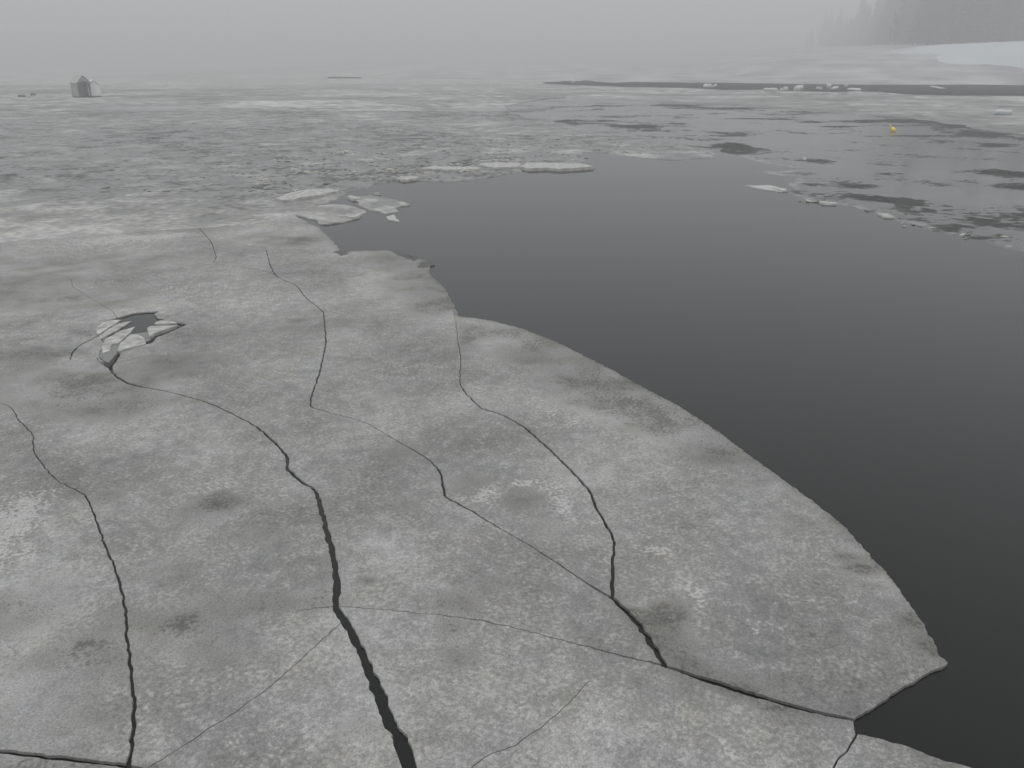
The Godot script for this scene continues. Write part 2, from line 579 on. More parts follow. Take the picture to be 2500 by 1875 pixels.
func near_ice() -> void:
	var hole := pts([-7.91, -15.69, -8.1, -16.21, -8.15, -16.49, -7.98, -16.78, -7.83, -17.08, -7.61, -17.22, -7.32, -17.25, -7.33, -17.02, -7.17, -16.78, -6.75, -16.49, -6.41, -16.33, -6.51, -15.93, -6.68, -15.49, -6.65, -15.15, -6.85, -14.88, -7, -14.65, -6.93, -14.37, -6.84, -14, -6.82, -13.81, -6.81, -13.72, -6.96, -13.88, -7.27, -14.27, -7.39, -14.67, -7.49, -15.05, -7.77, -15.49])
	seam = pts([-15.87, -23.51, -13.93, -24.66, -12.41, -25.42, -10.85, -26, -9.6, -26.44, -8.48, -26.99, -7.79, -27.63, -7.1, -28.48])
	var outline := ragged(seam, 0.18, 0.10, 0.05, 0.0, false)
	var edge := pts([-7.1, -28.48, -5.93, -26.52, -4.84, -23.76, -4.57, -22.8, -4.32, -23.15, -3.48, -23.27, -2.79, -22.69, -2.09, -21.75, -2.02, -20.6, -1.54, -19.16, -1.24, -17.79, -1.09, -16.91, -0.43, -16.59, 0.22, -16.02, 0.81, -15.24, 1.33, -14.32, 1.74, -13.61, 2.16, -12.75, 2.44, -12.26, 2.69, -11.71, 2.94, -11.04, 3.16, -10.37, 3.39, -9.7, 3.57, -9.15, 3.74, -8.55, 3.81, -7.92, 3.86, -7.45, 3.85, -6.9, 3.83, -6.55, 3.79, -6.29, 3.81, -6.19])
	outline.append_array(ragged(edge, 0.03, 0.024, 0.013, 0.02, false))
	outline.append_array(ragged(pts([3.81, -6.18, 3.5, -6, 3.13, -5.77, 2.86, -5.58, 2.73, -5.49, 2.7, -5.34, 3.01, -5.22, 3.29, -5.05, 3.51, -4.95, 3.73, -4.83, 3.92, -4.67, 4.14, -4.39]), 0.035, 0.02, 0.017, 0.0, false))
	outline.append_array(PackedVector2Array([Vector2(8.5, -3.0), Vector2(8.5, 4.0), Vector2(-17.5, 4.0)]))
	plates = [outline]
	var cracks := [
		[[-16.56, -14.57, -10.61, -13.16, -7.81, -12.2, -7.18, -11.54, -6.72, -11.04, -6.43, -10.51, -6.04, -10.02, -5.67, -9.63, -5.18, -9.27, -4.86, -8.82, -4.44, -8.16, -4.08, -7.61, -3.8, -7.13, -3.52, -6.55, -3.27, -6.04, -3.09, -5.65, -2.94, -5.24, -2.87, -5], [0.006, 0.006, 0.007, 0.016, 0.014, 0.014, 0.012, 0.012, 0.014, 0.02, 0.022, 0.022, 0.022, 0.024, 0.028, 0.03, 0.032, 0.034]],
		[[-5.9, -5.44, -3.91, -5.16, -3.45, -5.09, -3.15, -5.05, -2.88, -5.01, -2.62, -4.94, -1.94, -4.71, -1.28, -4.39], [0.03, 0.04, 0.045, 0.035, 0.035, 0.02, 0.01, 0.01]],
		[[-7.01, -14.32, -6.9, -13.95, -6.64, -13.49, -6.29, -13.12, -5.98, -12.91, -5.64, -12.79, -4.74, -12.29, -4.16, -11.8, -3.64, -11.29, -3.18, -10.66, -2.97, -10.3, -2.88, -9.96, -2.64, -9.63, -2.4, -9.36, -2.22, -8.87, -1.95, -8.06, -1.77, -7.45, -1.7, -7.01, -1.64, -6.9, -1.44, -6.55, -1.22, -6.04, -0.98, -5.49, -0.76, -4.97, 0.4, -1, 1.2, 6], [0.1, 0.07, 0.04, 0.045, 0.04, 0.022, 0.024, 0.026, 0.028, 0.034, 0.045, 0.045, 0.042, 0.04, 0.06, 0.065, 0.065, 0.06, 0.075, 0.08, 0.09, 0.10, 0.11, 0.12]],
		[[-6.7, -23.27, -6.13, -21.49, -5.65, -20.27, -4.97, -19.37, -4.53, -18.36, -3.93, -17.25, -3.76, -16.59, -3.43, -15.1, -3.23, -13.61, -3.14, -12.65, -3.04, -12.07, -2.65, -11.8, -2.11, -11.45, -1.64, -10.89, -1.14, -10.3, -0.92, -9.89, -0.84, -9.45, -0.8, -9.21, -0.52, -8.93, -0.3, -8.66, 0.07, -8.25, 0.46, -7.79, 0.72, -7.45, 0.99, -7.13], [0.02, 0.026, 0.026, 0.022, 0.022, 0.022, 0.03, 0.028, 0.026, 0.026, 0.024, 0.014, 0.012, 0.013, 0.018, 0.024, 0.034, 0.026, 0.03, 0.018, 0.01, 0.016, 0.018, 0.03]],
		[[-1.47, -19.08, -1.28, -17.9, -1.1, -16.27, -0.99, -15.1, -0.9, -14.32, -0.85, -13.16, -0.74, -12.65, -0.46, -12.01, -0.11, -11.71, 0.22, -11.2, 0.58, -10.37, 0.84, -9.7, 0.95, -9.33, 0.98, -8.98, 1.07, -8.55, 1.12, -8.2, 1.07, -7.88, 0.98, -7.14], [0.004, 0.004, 0.004, 0.008, 0.011, 0.013, 0.02, 0.026, 0.028, 0.03, 0.03, 0.034, 0.036, 0.032, 0.032, 0.028, 0.036, 0.042]],
		[[0.98, -7.17, 1.12, -6.87, 1.24, -6.55, 1.29, -6.32, 1.34, -6.13], [0.04, 0.055, 0.06, 0.06, 0.035]],
		[[-2.06, -6.94, -1.9, -6.98, -1.7, -7.01, -1.36, -6.98, -0.68, -6.87, -0.2, -6.76, 0.4, -6.52, 0.88, -6.32, 1.33, -6.14, 1.63, -5.98, 1.91, -5.83, 2.25, -5.66, 2.55, -5.55, 2.85, -5.46], [0.003, 0.006, 0.006, 0.007, 0.008, 0.009, 0.009, 0.012, 0.025, 0.06, 0.07, 0.055, 0.04, 0.03]],
		[[-1.6, -6.77, -1.86, -6.23, -2.1, -5.78, -2.39, -5.39, -2.64, -5.08, -2.76, -4.93, -2.77, -4.83], [0.008, 0.007, 0.006, 0.006, 0.005, 0.005, 0.005]],
		[[0.66, -5.95, 0.35, -5.54, 0.05, -5.24, -0.33, -4.94, -0.6, -3.2, -1.5, -1.5], [0.002, 0.005, 0.006, 0.006, 0.006, 0.006]],
		[[2.76, -5.39, 2.55, -5.15, 2.39, -4.97, 2.2, -4.2, 1.7, -2, 0.6, 6], [0.014, 0.012, 0.012, 0.012]],
		[[-5.68, -20.41, -6.26, -20.98, -6.93, -21.29, -7.61, -21.7, -7.81, -22.46, -8.58, -24.4, -9.58, -26.37, -10.81, -28.83], [0.02, 0.014, 0.012, 0.013, 0.018, 0.022, 0.02, 0.02]],
		[[-7.88, -16.59, -8.34, -17.32, -9.11, -18.16, -10.05, -19.25, -10.58, -20.13, -11.87, -20.74, -14.84, -21.49], [0.01, 0.008, 0.008, 0.007, 0.01, 0.002, 0.002]],
		[[-7.83, -15.61, -7.85, -15.55, -7.88, -15.27, -7.91, -14.96, -7.84, -14.57, -7.69, -14.17], [0.05, 0.05, 0.035, 0.04, 0.03, 0.006]]]
	for n in [0, 1, 2, 6, 4, 5, 3, 7, 8, 9, 10]:         # from the borders inwards, so that no cut lies loose inside a plate
		plates = cut(plates, ribbon(pts(cracks[n][0]), cracks[n][1]))
	plates = cut(plates, ragged(hole, 0.06, 0.03, 0.02))
	for n in [11, 12]:
		plates = cut(plates, ribbon(pts(cracks[n][0]), cracks[n][1]))
	var look := ice_look(-17.5, -28.2, 2048, 2048, 0.0127)
	# what lies on and in the ice: dirt and thaw, crusts of snow, wet hollows
	var dark := [-3.59, -9.19, 0.21, 0.29, 0.55, -3.6, -8.98, 0.41, 0.51, 0.35, -3.39, -9.09, 0.23, 0.21, 0.3, -4.88, -9.23, 0.25, 0.26, 0.5, -3.1, -6.76, 0.24, 0.19, 0.6, -2.91, -6.69, 0.61, 0.39, 0.35, -2.65, -6.4, 0.55, 0.28, 0.25, -3.88, -6.47, 0.11, 0.09, 0.55, -3.74, -6.35, 0.57, 0.43, 0.2, -1.51, -7.48, 0.15, 0.08, 0.6, -1.44, -8.47, 0.13, 0.09, 0.6, -0.59, -7.09, 0.33, 0.33, 0.3, -0.58, -6.7, 0.2, 0.18, 0.45, -0.5, -6.35, 0.26, 0.28, 0.25, 1.47, -6.9, 0.28, 0.29, 0.5, 1.51, -6.39, 0.26, 0.37, 0.4, 1.74, -6.1, 0.39, 0.21, 0.35, 2.1, -5.95, 0.34, 0.21, 0.3, 2.25, -5.67, 0.38, 0.09, 0.5, 2.52, -5.57, 0.25, 0.08, 0.6, 1.6, -12.39, 0.43, 0.35, 0.6, 1.37, -12.95, 1.12, 1.26, 0.4, 2.03, -11.89, 0.98, 0.92, 0.45, 0.96, -13.61, 0.86, 1.14, 0.4, 0.37, -14.83, 1.01, 0.95, 0.45, -0.41, -15.81, 0.8, 0.6, 0.5, -0.82, -15.24, 0.34, 0.84, 0.4, -1.75, -17.97, 0.7, 1.52, 0.5, -2.37, -20.04, 1, 2.34, 0.35, -3.07, -22.02, 1.1, 1.35, 0.35, -1.53, -17.61, 0.39, 0.88, 0.45, 2.57, -11.12, 0.8, 0.67, 0.4, 2.82, -10.51, 0.58, 0.62, 0.4, 3.57, -7.68, 0.26, 0.15, 0.5, 3.54, -7.36, 0.21, 0.1, 0.5, 3.59, -7.13, 0.2, 0.11, 0.35, 3.51, -7.92, 0.18, 0.09, 0.4, 3.73, -6.83, 0.2, 0.15, 0.45, 3.72, -6.45, 0.14, 0.19, 0.45, -8.89, -14.44, 1.04, 0.74, 0.55, -8.14, -14.57, 0.37, 0.53, 0.35, -2.71, -4.99, 0.16, 0.1, 0.75, -3.43, -5.05, 0.68, 0.12, 0.45, -6.04, -13.84, 0.77, 0.71, 0.3, -5.65, -14.07, 0.6, 0.83, 0.3, -6.27, -12.55, 1.2, 1.44, 0.35, -6.89, -12.95, 0.75, 1.3, 0.3, -7.78, -12.95, 1.37, 1.37, 0.25, -5.54, -12.35, 0.54, 0.54, 0.3, -1.23, -5.44, 0.32, 0.18, 0.12, -2.47, -7.13, 1.16, 0.26, 0.2, -3.65, -7.61, 0.53, 0.42, 0.15, -4.69, -7.05, 0.58, 0.63, 0.25, -3.83, -6.1, 0.7, 0.5, 0.22, -3.77, -5.44, 0.71, 0.52, 0.2, -2.8, -8.35, 0.54, 0.33, 0.12, -0.62, -9.7, 0.47, 0.52, 0.22, 0.13, -9.21, 0.39, 0.36, 0.3, 0.39, -8.55, 0.42, 0.32, 0.2, -0.26, -7.45, 0.38, 0.26, 0.2, -4.32, -16.59, 0.29, 0.28, 0.4, -4.39, -16.11, 0.37, 0.33, 0.25, -1.59, -10.51, 0.5, 0.39, 0.16, -3.29, -16.27, 0.24, 0.2, 0.5, -6.14, -24.4, 1.1, 0.86, 0.3, -6.84, -25.07, 1.7, 1.21, 0.3, -5.95, -24.73, 0.83, 0.44, 0.45, -9.71, -18.36, 2.52, 1.28, 0.3, -11.34, -22.02, 4.07, 1.38, 0.25, -11.5, -20.04, 2.03, 1.82, 0.25, 2.84, -9.57, 0.42, 0.32, 0.16, 3.14, -8.66, 0.39, 0.36, 0.12, -3.65, -6.83, 0.39, 0.27, 0.2, -1.9, -7.45, 0.2, 0.54, 0.2, -1.88, -7.13, 0.29, 0.26, 0.2, 0.74, -9.96, 0.24, 0.27, 0.15, -1.24, -9.09, 0.22, 0.28, 0.2, -2, -12.55, 0.29, 0.2, 0.25]
	dark.append_array(along(edge, 0.10, 0.34, 0.09))
	dark.append_array(along(edge, 0.34, 0.10, 0.25))
	dark.append_array(along(pts(cracks[5][0]), 0.16, 0.22, 0.1))
	dark.append_array(along(pts(cracks[6][0]).slice(8), 0.14, 0.25, 0.1))
	dark.append_array(along(pts(cracks[2][0]).slice(8, 22), 0.10, 0.10, 0.1))
	dark.append_array(along(pts(cracks[4][0]).slice(4), 0.08, 0.10, 0.1))
	var white := [-0.42, -9.21, 0.34, 0.36, 0.42, -0.32, -9.39, 0.28, 0.27, 0.4, 0.25, -9.57, 0.35, 0.18, 0.5, 0.47, -9.33, 0.23, 0.29, 0.55, 0.6, -9.04, 0.17, 0.35, 0.6, 0.64, -8.76, 0.16, 0.29, 0.45, 0.14, -9.63, 0.23, 0.15, 0.4, 0.58, -11.89, 0.35, 0.29, 0.45, 0.87, -11.54, 0.24, 0.31, 0.5, 0.87, -11.04, 0.23, 0.22, 0.35, 1.77, -7.32, 0.17, 0.18, 0.55, 1.8, -7.13, 0.08, 0.22, 0.5, 1.75, -7.45, 0.15, 0.11, 0.4, 1.54, -8.03, 0.17, 0.16, 0.6, 1.47, -8.11, 0.21, 0.1, 0.3, -5.75, -8.76, 0.56, 0.73, 0.4, -5.58, -8.35, 0.36, 0.54, 0.5, -5.76, -9.09, 0.38, 0.46, 0.35, -5.34, -7.92, 0.4, 0.38, 0.5, -5.84, -8.45, 0.43, 1.13, 0.5, -3.62, -9.63, 0.37, 0.25, 0.35, -3.84, -9.45, 0.24, 0.2, 0.3, -4.29, -9.76, 0.13, 0.1, 0.5, -3.63, -9.33, 0.36, 0.22, 0.3, -9.94, -25.42, 0.89, 0.58, 0.8, -10.63, -25.07, 1.19, 0.58, 0.65, -11.43, -24.73, 1.78, 0.83, 0.5, -11.8, -24.08, 2.34, 0.97, 0.35, -12.24, -22.86, 2.27, 1.06, 0.35, -6.54, -24.93, 0.7, 1.05, 0.45, -6.33, -25.78, 0.87, 0.79, 0.35, -7.95, -18.55, 1.78, 0.94, 0.3, -7.24, -19.16, 1.02, 0.67, 0.3, -9.78, -19.16, 1.07, 0.85, 0.3, -12.18, -22.02, 1.65, 0.86, 0.3, 2.71, -7.2, 0.29, 0.22, 0.2, 2.3, -6.69, 0.28, 0.24, 0.2, 3.28, -5.87, 0.18, 0.08, 0.2, -4.27, -22.02, 0.74, 0.46, 0.25, -5.54, -18.36, 1.7, 1.28, 0.2, -1.76, -13.61, 0.7, 0.46, 0.25, -1.65, -14.07, 0.4, 0.29, 0.2, -9.11, -14.83, 0.58, 0.28, 0.5, -0.02, -5.65, 0.32, 0.16, 0.25, -1.81, -5.24, 0.48, 0.24, 0.15, -3.09, -5.76, 0.44, 0.29, 0.15, 1.59, -5.24, 0.48, 0.24, 0.2, 0.63, -5.34, 0.39, 0.23, 0.15, 1.63, -5.29, 0.08, 0.04, 0.5, -1.22, -5.81, 0.25, 0.26, 0.15]
	var wet := [-7.56, -16.59, 1.12, 0.7, 0.3, -7.04, -17.19, 0.72, 0.56, 0.42, -6.75, -17.32, 0.41, 0.4, 0.4, -7.99, -15.9, 1.09, 0.59, 0.32, -7.83, -14.96, 0.57, 0.87, 0.35, -6.41, -14.57, 0.81, 0.66, 0.3, -8.27, -14.83, 0.85, 0.54, 0.25, -8.84, -14.96, 0.87, 0.57, 0.3, -8.49, -15.81, 0.8, 0.45, 0.3, -6.36, -15.81, 0.38, 0.48, 0.3, -6.53, -15.1, 0.46, 0.38, 0.3, -9.2, -16.91, 1.28, 0.51, 0.16]
	M.near = ice_material(look, {"f1": 0.28, "f2": 3.8, "f3": 16.0, "fp": 0.9, "fc": 9.0, "base": 0.285, "ka": 0.55, "kb": 0.28, "kc": 0.27, "frost": 0.13, "snow": 0.47, "dirt": 0.30, "speck": 0.10, "dark": dark, "white": white, "wet": wet, "pools": [0.0, -0.62], "pool": 0.10, "pool_rough": 0.2, "rough": 0.7, "soft": 0.35, "grain": 3.0, "tint": 0.05, "relief": 1.2})
	var names := [
		[[-3.78, -5.76], "ice_plate", "wide ice plate at the left edge, left of the long winding hairline crack"],
		[[-2.84, -7.45], "ice_plate", "ice plate with two dirty dark patches, left of the widest black crack"],
		[[-1.72, -5.49], "ice_plate", "triangular ice plate in the left corner of the fork of the widest black crack"],
		[[-1.72, -10.09], "ice_sheet", "large pale ice sheet round the broken hole, reaching back to the rubble"],
		[[0.26, -10.09], "ice_sheet", "pale ice sheet with a bubbly white crust, between two cracks that meet"],
		[[2.78, -7.45], "ice_floe", "pointed grey ice floe whose curved side faces the open black water"],
		[[0.34, -5.24], "ice_plate", "front ice plate right of the widest black crack, below the curved crack"],
		[[3.16, -4.79], "ice_plate", "small ice plate in the front right corner, beside the black water"],
		[[-3.39, -4.83], "ice_plate", "strip of ice in the front left corner, below the short dark crack"],
		[[-9.66, -22.02], "ice_sheet", "blotchy ice sheet behind the hole, left of the hairline crack, with a white streak"]]
	var spare := 0
	for p in plates:
		if area(p) < 0.03: continue
		var o := put("ice_plate", slab(p, 0.026, 0.010, look, 0.09), M.near)
		var found := false
		for n in names:
			if Geometry2D.is_point_in_polygon(pts(n[0])[0], p):
				tag(o, n[2], "ice plate", "plates of cracked ice in front")
				found = true
				break
		if not found:
			spare += 1
			print("no label for plate of ", area(p), " at ", p[0])
			tag(o, "sliver of ice beside a crack", "ice plate", "plates of cracked ice in front")

	# broken pieces in the hole, sunk and tilted
	var ice := look
	var pieces := [
		[[-8.09, -16.05, -8.19, -16.62, -7.87, -16.65, -7.86, -16.21, -7.84, -15.64, -7.91, -15.69], 0.030, "grey shard at the back left rim of the broken hole"],
		[[-7.82, -15.58, -7.82, -16.43, -7.62, -16.59, -7.64, -15.9, -7.72, -15.41], 0.022, "narrow pale shard leaning back in the broken hole, behind the big white one"],
		[[-7.45, -14.88, -7.6, -15.41, -7.56, -15.9, -7.4, -16.21, -7.32, -15.75, -7.26, -15.29, -7.25, -15.07, -7.33, -15.02, -7.2, -14.65, -7.23, -14.44], 0.040, "largest white shard in the broken hole, long and pointed"],
		[[-7.05, -14.6, -7.2, -15.07, -7.24, -15.66, -7.1, -15.64, -6.89, -15.41, -6.72, -15.07, -6.88, -14.88, -7.02, -14.6], 0.045, "blunt four-sided shard at the near right rim of the broken hole"],
		[[-7.1, -16.08, -7.1, -16.21, -6.57, -16.27, -6.79, -15.69, -6.79, -15.41, -7, -15.84], 0.040, "pale shard at the right rim of the broken hole, pointing right"],
		[[-7.09, -16.43, -7.05, -16.62, -6.85, -16.59, -6.61, -16.36, -7.04, -16.33], 0.032, "small flat shard at the far right rim of the broken hole"],
		[[-7.32, -14.39, -7.18, -14.57, -7.05, -14.22, -6.98, -13.98, -7.17, -14.15], 0.036, "small white shard at the near left rim of the broken hole, above the crack"],
		[[-7.93, -15.78, -8.06, -16.14, -8.08, -16.43, -7.9, -16.68, -7.76, -16.95, -7.54, -17.05, -7.33, -17.08, -7.35, -16.95, -7.19, -16.68, -6.76, -16.43, -6.52, -16.33, -6.59, -16.02, -6.76, -15.61, -6.74, -15.27, -6.92, -14.99, -7.08, -14.75, -6.99, -14.42, -6.91, -14.07, -6.88, -13.88, -6.99, -13.98, -7.26, -14.32, -7.36, -14.67, -7.46, -15.05, -7.75, -15.49], 0.009, "sunken sheet of grey slush on the bottom of the broken hole"]]
	var r := RandomNumberGenerator.new()
	r.seed = 4
	var slush := mat(Color(0.10, 0.10, 0.10), 0.3, 0.36)
	for q in pieces:
		var o := put("ice_shard", slab(ragged(pts(q[0]), 0.08, 0.02, 0.02), q[1], 0.012, look, 0.06, Vector2(r.randf_range(-0.03, 0.03), r.randf_range(0.0, 0.05))), slush if q[1] < 0.02 else M.snow_ice if M.has("snow_ice") else mat_shard(0.46))
		tag(o, q[2], "ice shard", "shards in the broken hole")

func mat_shard(bright := 0.33) -> Material:
	var m := mat(Color(bright, bright * 1.01, bright * 1.01), 0.5, 0.36)
	var t := NoiseTexture2D.new()
	t.width = 256; t.height = 256; t.seamless = true
	var f := FastNoiseLite.new()
	f.frequency = 0.02
	t.noise = f
	var g := Gradient.new()
	g.set_color(0, Color(0.6, 0.6, 0.58)); g.set_color(1, Color(1.0, 1.0, 1.0))
	t.color_ramp = g
	m.albedo_texture = t
	m.uv1_triplanar = true; m.uv1_world_triplanar = true
	m.uv1_scale = Vector3.ONE * 0.7
	M.snow_ice = m
	return m

func middle_ice() -> void:
	var look := ice_look(-49.5, -88.5, 2048, 2048, 0.0315)
	var back := PackedVector2Array()
	var line := seam.duplicate()
	var poly := ragged(line, 0.18, 0.10, 0.05, 0.0, false)
	poly.resize(poly.size() - 1)
	var shoreline := pts([-7.1, -28.48, -7.16, -29.75, -6.72, -31.14, -6.38, -34.06, -5.78, -36.27, -4.87, -36.97, -3.89, -37.26, -2.69, -36.97, -1.75, -37.4, -0.85, -38.45, 0.11, -40.22, 0.74, -41.61, 1.89, -42.9, 3.28, -43.47, 3.79, -45.09, 3.32, -47.5, 3.87, -49.17, 5.5, -47.73, 5.93, -46.6, 7.97, -44.88, 10.1, -45.72, 10.7, -47.5])
	poly.append_array(ragged(shoreline, 0.2, 0.35, 0.2, 0.03, false))
	var bayline := pts([10.8, -47.97, 10.17, -52.32, 8.66, -56.83, 6.29, -59.57, 3.96, -61.79, 5.23, -65.01, 2.78, -73.08, 0.76, -78.2, -1.13, -84.76, -0.77, -94.22])
	poly.append_array(ragged(bayline, 0.3, 0.6, 0.4, 0.03, false))
	poly.append_array(ragged(PackedVector2Array([Vector2(-0.8, -88.0), Vector2(-62, -88.0)]), 2.0, 1.2, 2.0, 0.0, false))
	poly.append(Vector2(-62, -25))
	var dark := [-17.15, -47.97, 1.1, 3.98, 0.4, -20.15, -47.97, 5.61, 4.15, 0.3, -26.38, -56.19, 8.69, 5.89, 0.3, -13.68, -44.67, 4.03, 2.87, 0.3, -23.02, -44.67, 4.34, 4.42, 0.3, -11.1, -29.47, 0.86, 0.66, 0.3, -33.39, -70.02, 10.01, 6.55, 0.2, -11.76, -35.59, 1.22, 1.24, 0.3, -18.67, -36.27, 1.32, 1.1, 0.5, -18, -33.11, 1.84, 1.25, 0.3, -8, -30.93, 1.04, 1.13, 0.4, -8.59, -29.47, 1, 0.84, 0.35, -6.48, -29.94, 0.83, 0.84, 0.35, -7.35, -33.34, 1.67, 0.77, 0.3, 0.29, -38.92, 0.34, 0.83, 0.7, 6.52, -56.19, 3.66, 4.2, 0.3, 8.24, -50.44, 2.48, 2.86, 0.3]
	dark.append_array(along(shoreline, 0.5, 0.22, 0.5))
	for c in [[-28.64, -59.93, -27.84, -62.96], [-26.61, -62.37, -25.81, -63.77], [-18.73, -49.92, -16.98, -47.04, -15.69, -44.27], [-30.46, -56.19, -30.03, -57.16], [-43.21, -78.2, -40.52, -80.06], [-28.56, -71.52, -25.97, -73.62]]:
		dark.append_array(along(pts(c), 0.22, 0.8, 0.16))
	var white := [-2.4, -43.28, 2.81, 1.03, 0.5, -3.71, -42.71, 1.85, 1.01, 0.4, -0.37, -44.67, 2.17, 1.1, 0.4, 2.9, -59.57, 5.14, 3.11, 0.4, -2.3, -67.66, 5.1, 4, 0.3, -6.74, -63.36, 4.8, 3.54, 0.3, -0.17, -56.19, 3.63, 2.07, 0.35, 5.09, -50.44, 1.64, 1.13, 0.4, -4.49, -37.7, 0.62, 0.64, 0.6, -6.6, -25.78, 0.87, 0.48, 0.4, -6.11, -28.13, 0.63, 0.37, 0.3, -17.65, -56.19, 4.44, 2.27, 0.2, -27.17, -61.41, 4.34, 2.46, 0.25, -12.15, -47.97, 2.67, 1.61, 0.3, -8.26, -45.72, 2.26, 1.42, 0.35, -32.23, -59.57, 4.37, 2, 0.4, -11.82, -56.19, 4.33, 2.16, 0.25, -6.4, -47.97, 2.35, 1.28, 0.35]
	var wet := [-5.62, -43.67, 2.62, 2.55, 0.3, -4.54, -46.82, 2.54, 2.43, 0.25, -6.5, -35.59, 1.57, 1.45, 0.4, -5.79, -38.45, 1.47, 1, 0.4, -16.68, -36.97, 1.54, 1.27, 0.35, -9.68, -36.27, 1.22, 1.24, 0.25, 2.9, -44.67, 1.21, 1.1, 0.4, 1.26, -44.67, 1.45, 1.32, 0.25]
	M.middle = ice_material(look, {"f1": 0.07, "f2": 0.55, "f3": 2.4, "fp": 0.30, "fc": 2.5, "base": 0.165, "ka": 0.85, "kb": 0.7, "kc": 0.6, "mix2": 0.5, "mix3": 0.5, "calm": [-40.0, 1.3, -25.0, 0.45], "lift": [-86.0, 1.1, -70.0, 1.0, -36.0, 1.0, -25.0, 1.55], "frost": 0.10, "speck": 0.03, "snow": 0.36, "dirt": 0.3, "amp": 1.5, "dark": dark, "white": white, "wet": wet, "warp": 1.2,
		"pools": [-86.0, -0.08, -74.0, -0.04, -62.0, 0.08, -48.0, 0.12, -38.0, 0.08, -33.0, -0.05, -28.0, -0.45, -24.0, -0.9], "pool": 0.075, "pool_rough": 0.3, "rough": 0.75, "soft": 0.22, "tint": 0.05, "relief": 4.0})
	var o := put("ice_field", slab(poly, 0.035, 0.22, look, 0.06), M.middle)
	field_shape = poly
	tag(o, "blotchy field of thawing ice and puddles in the middle distance", "ice field", "", "structure")

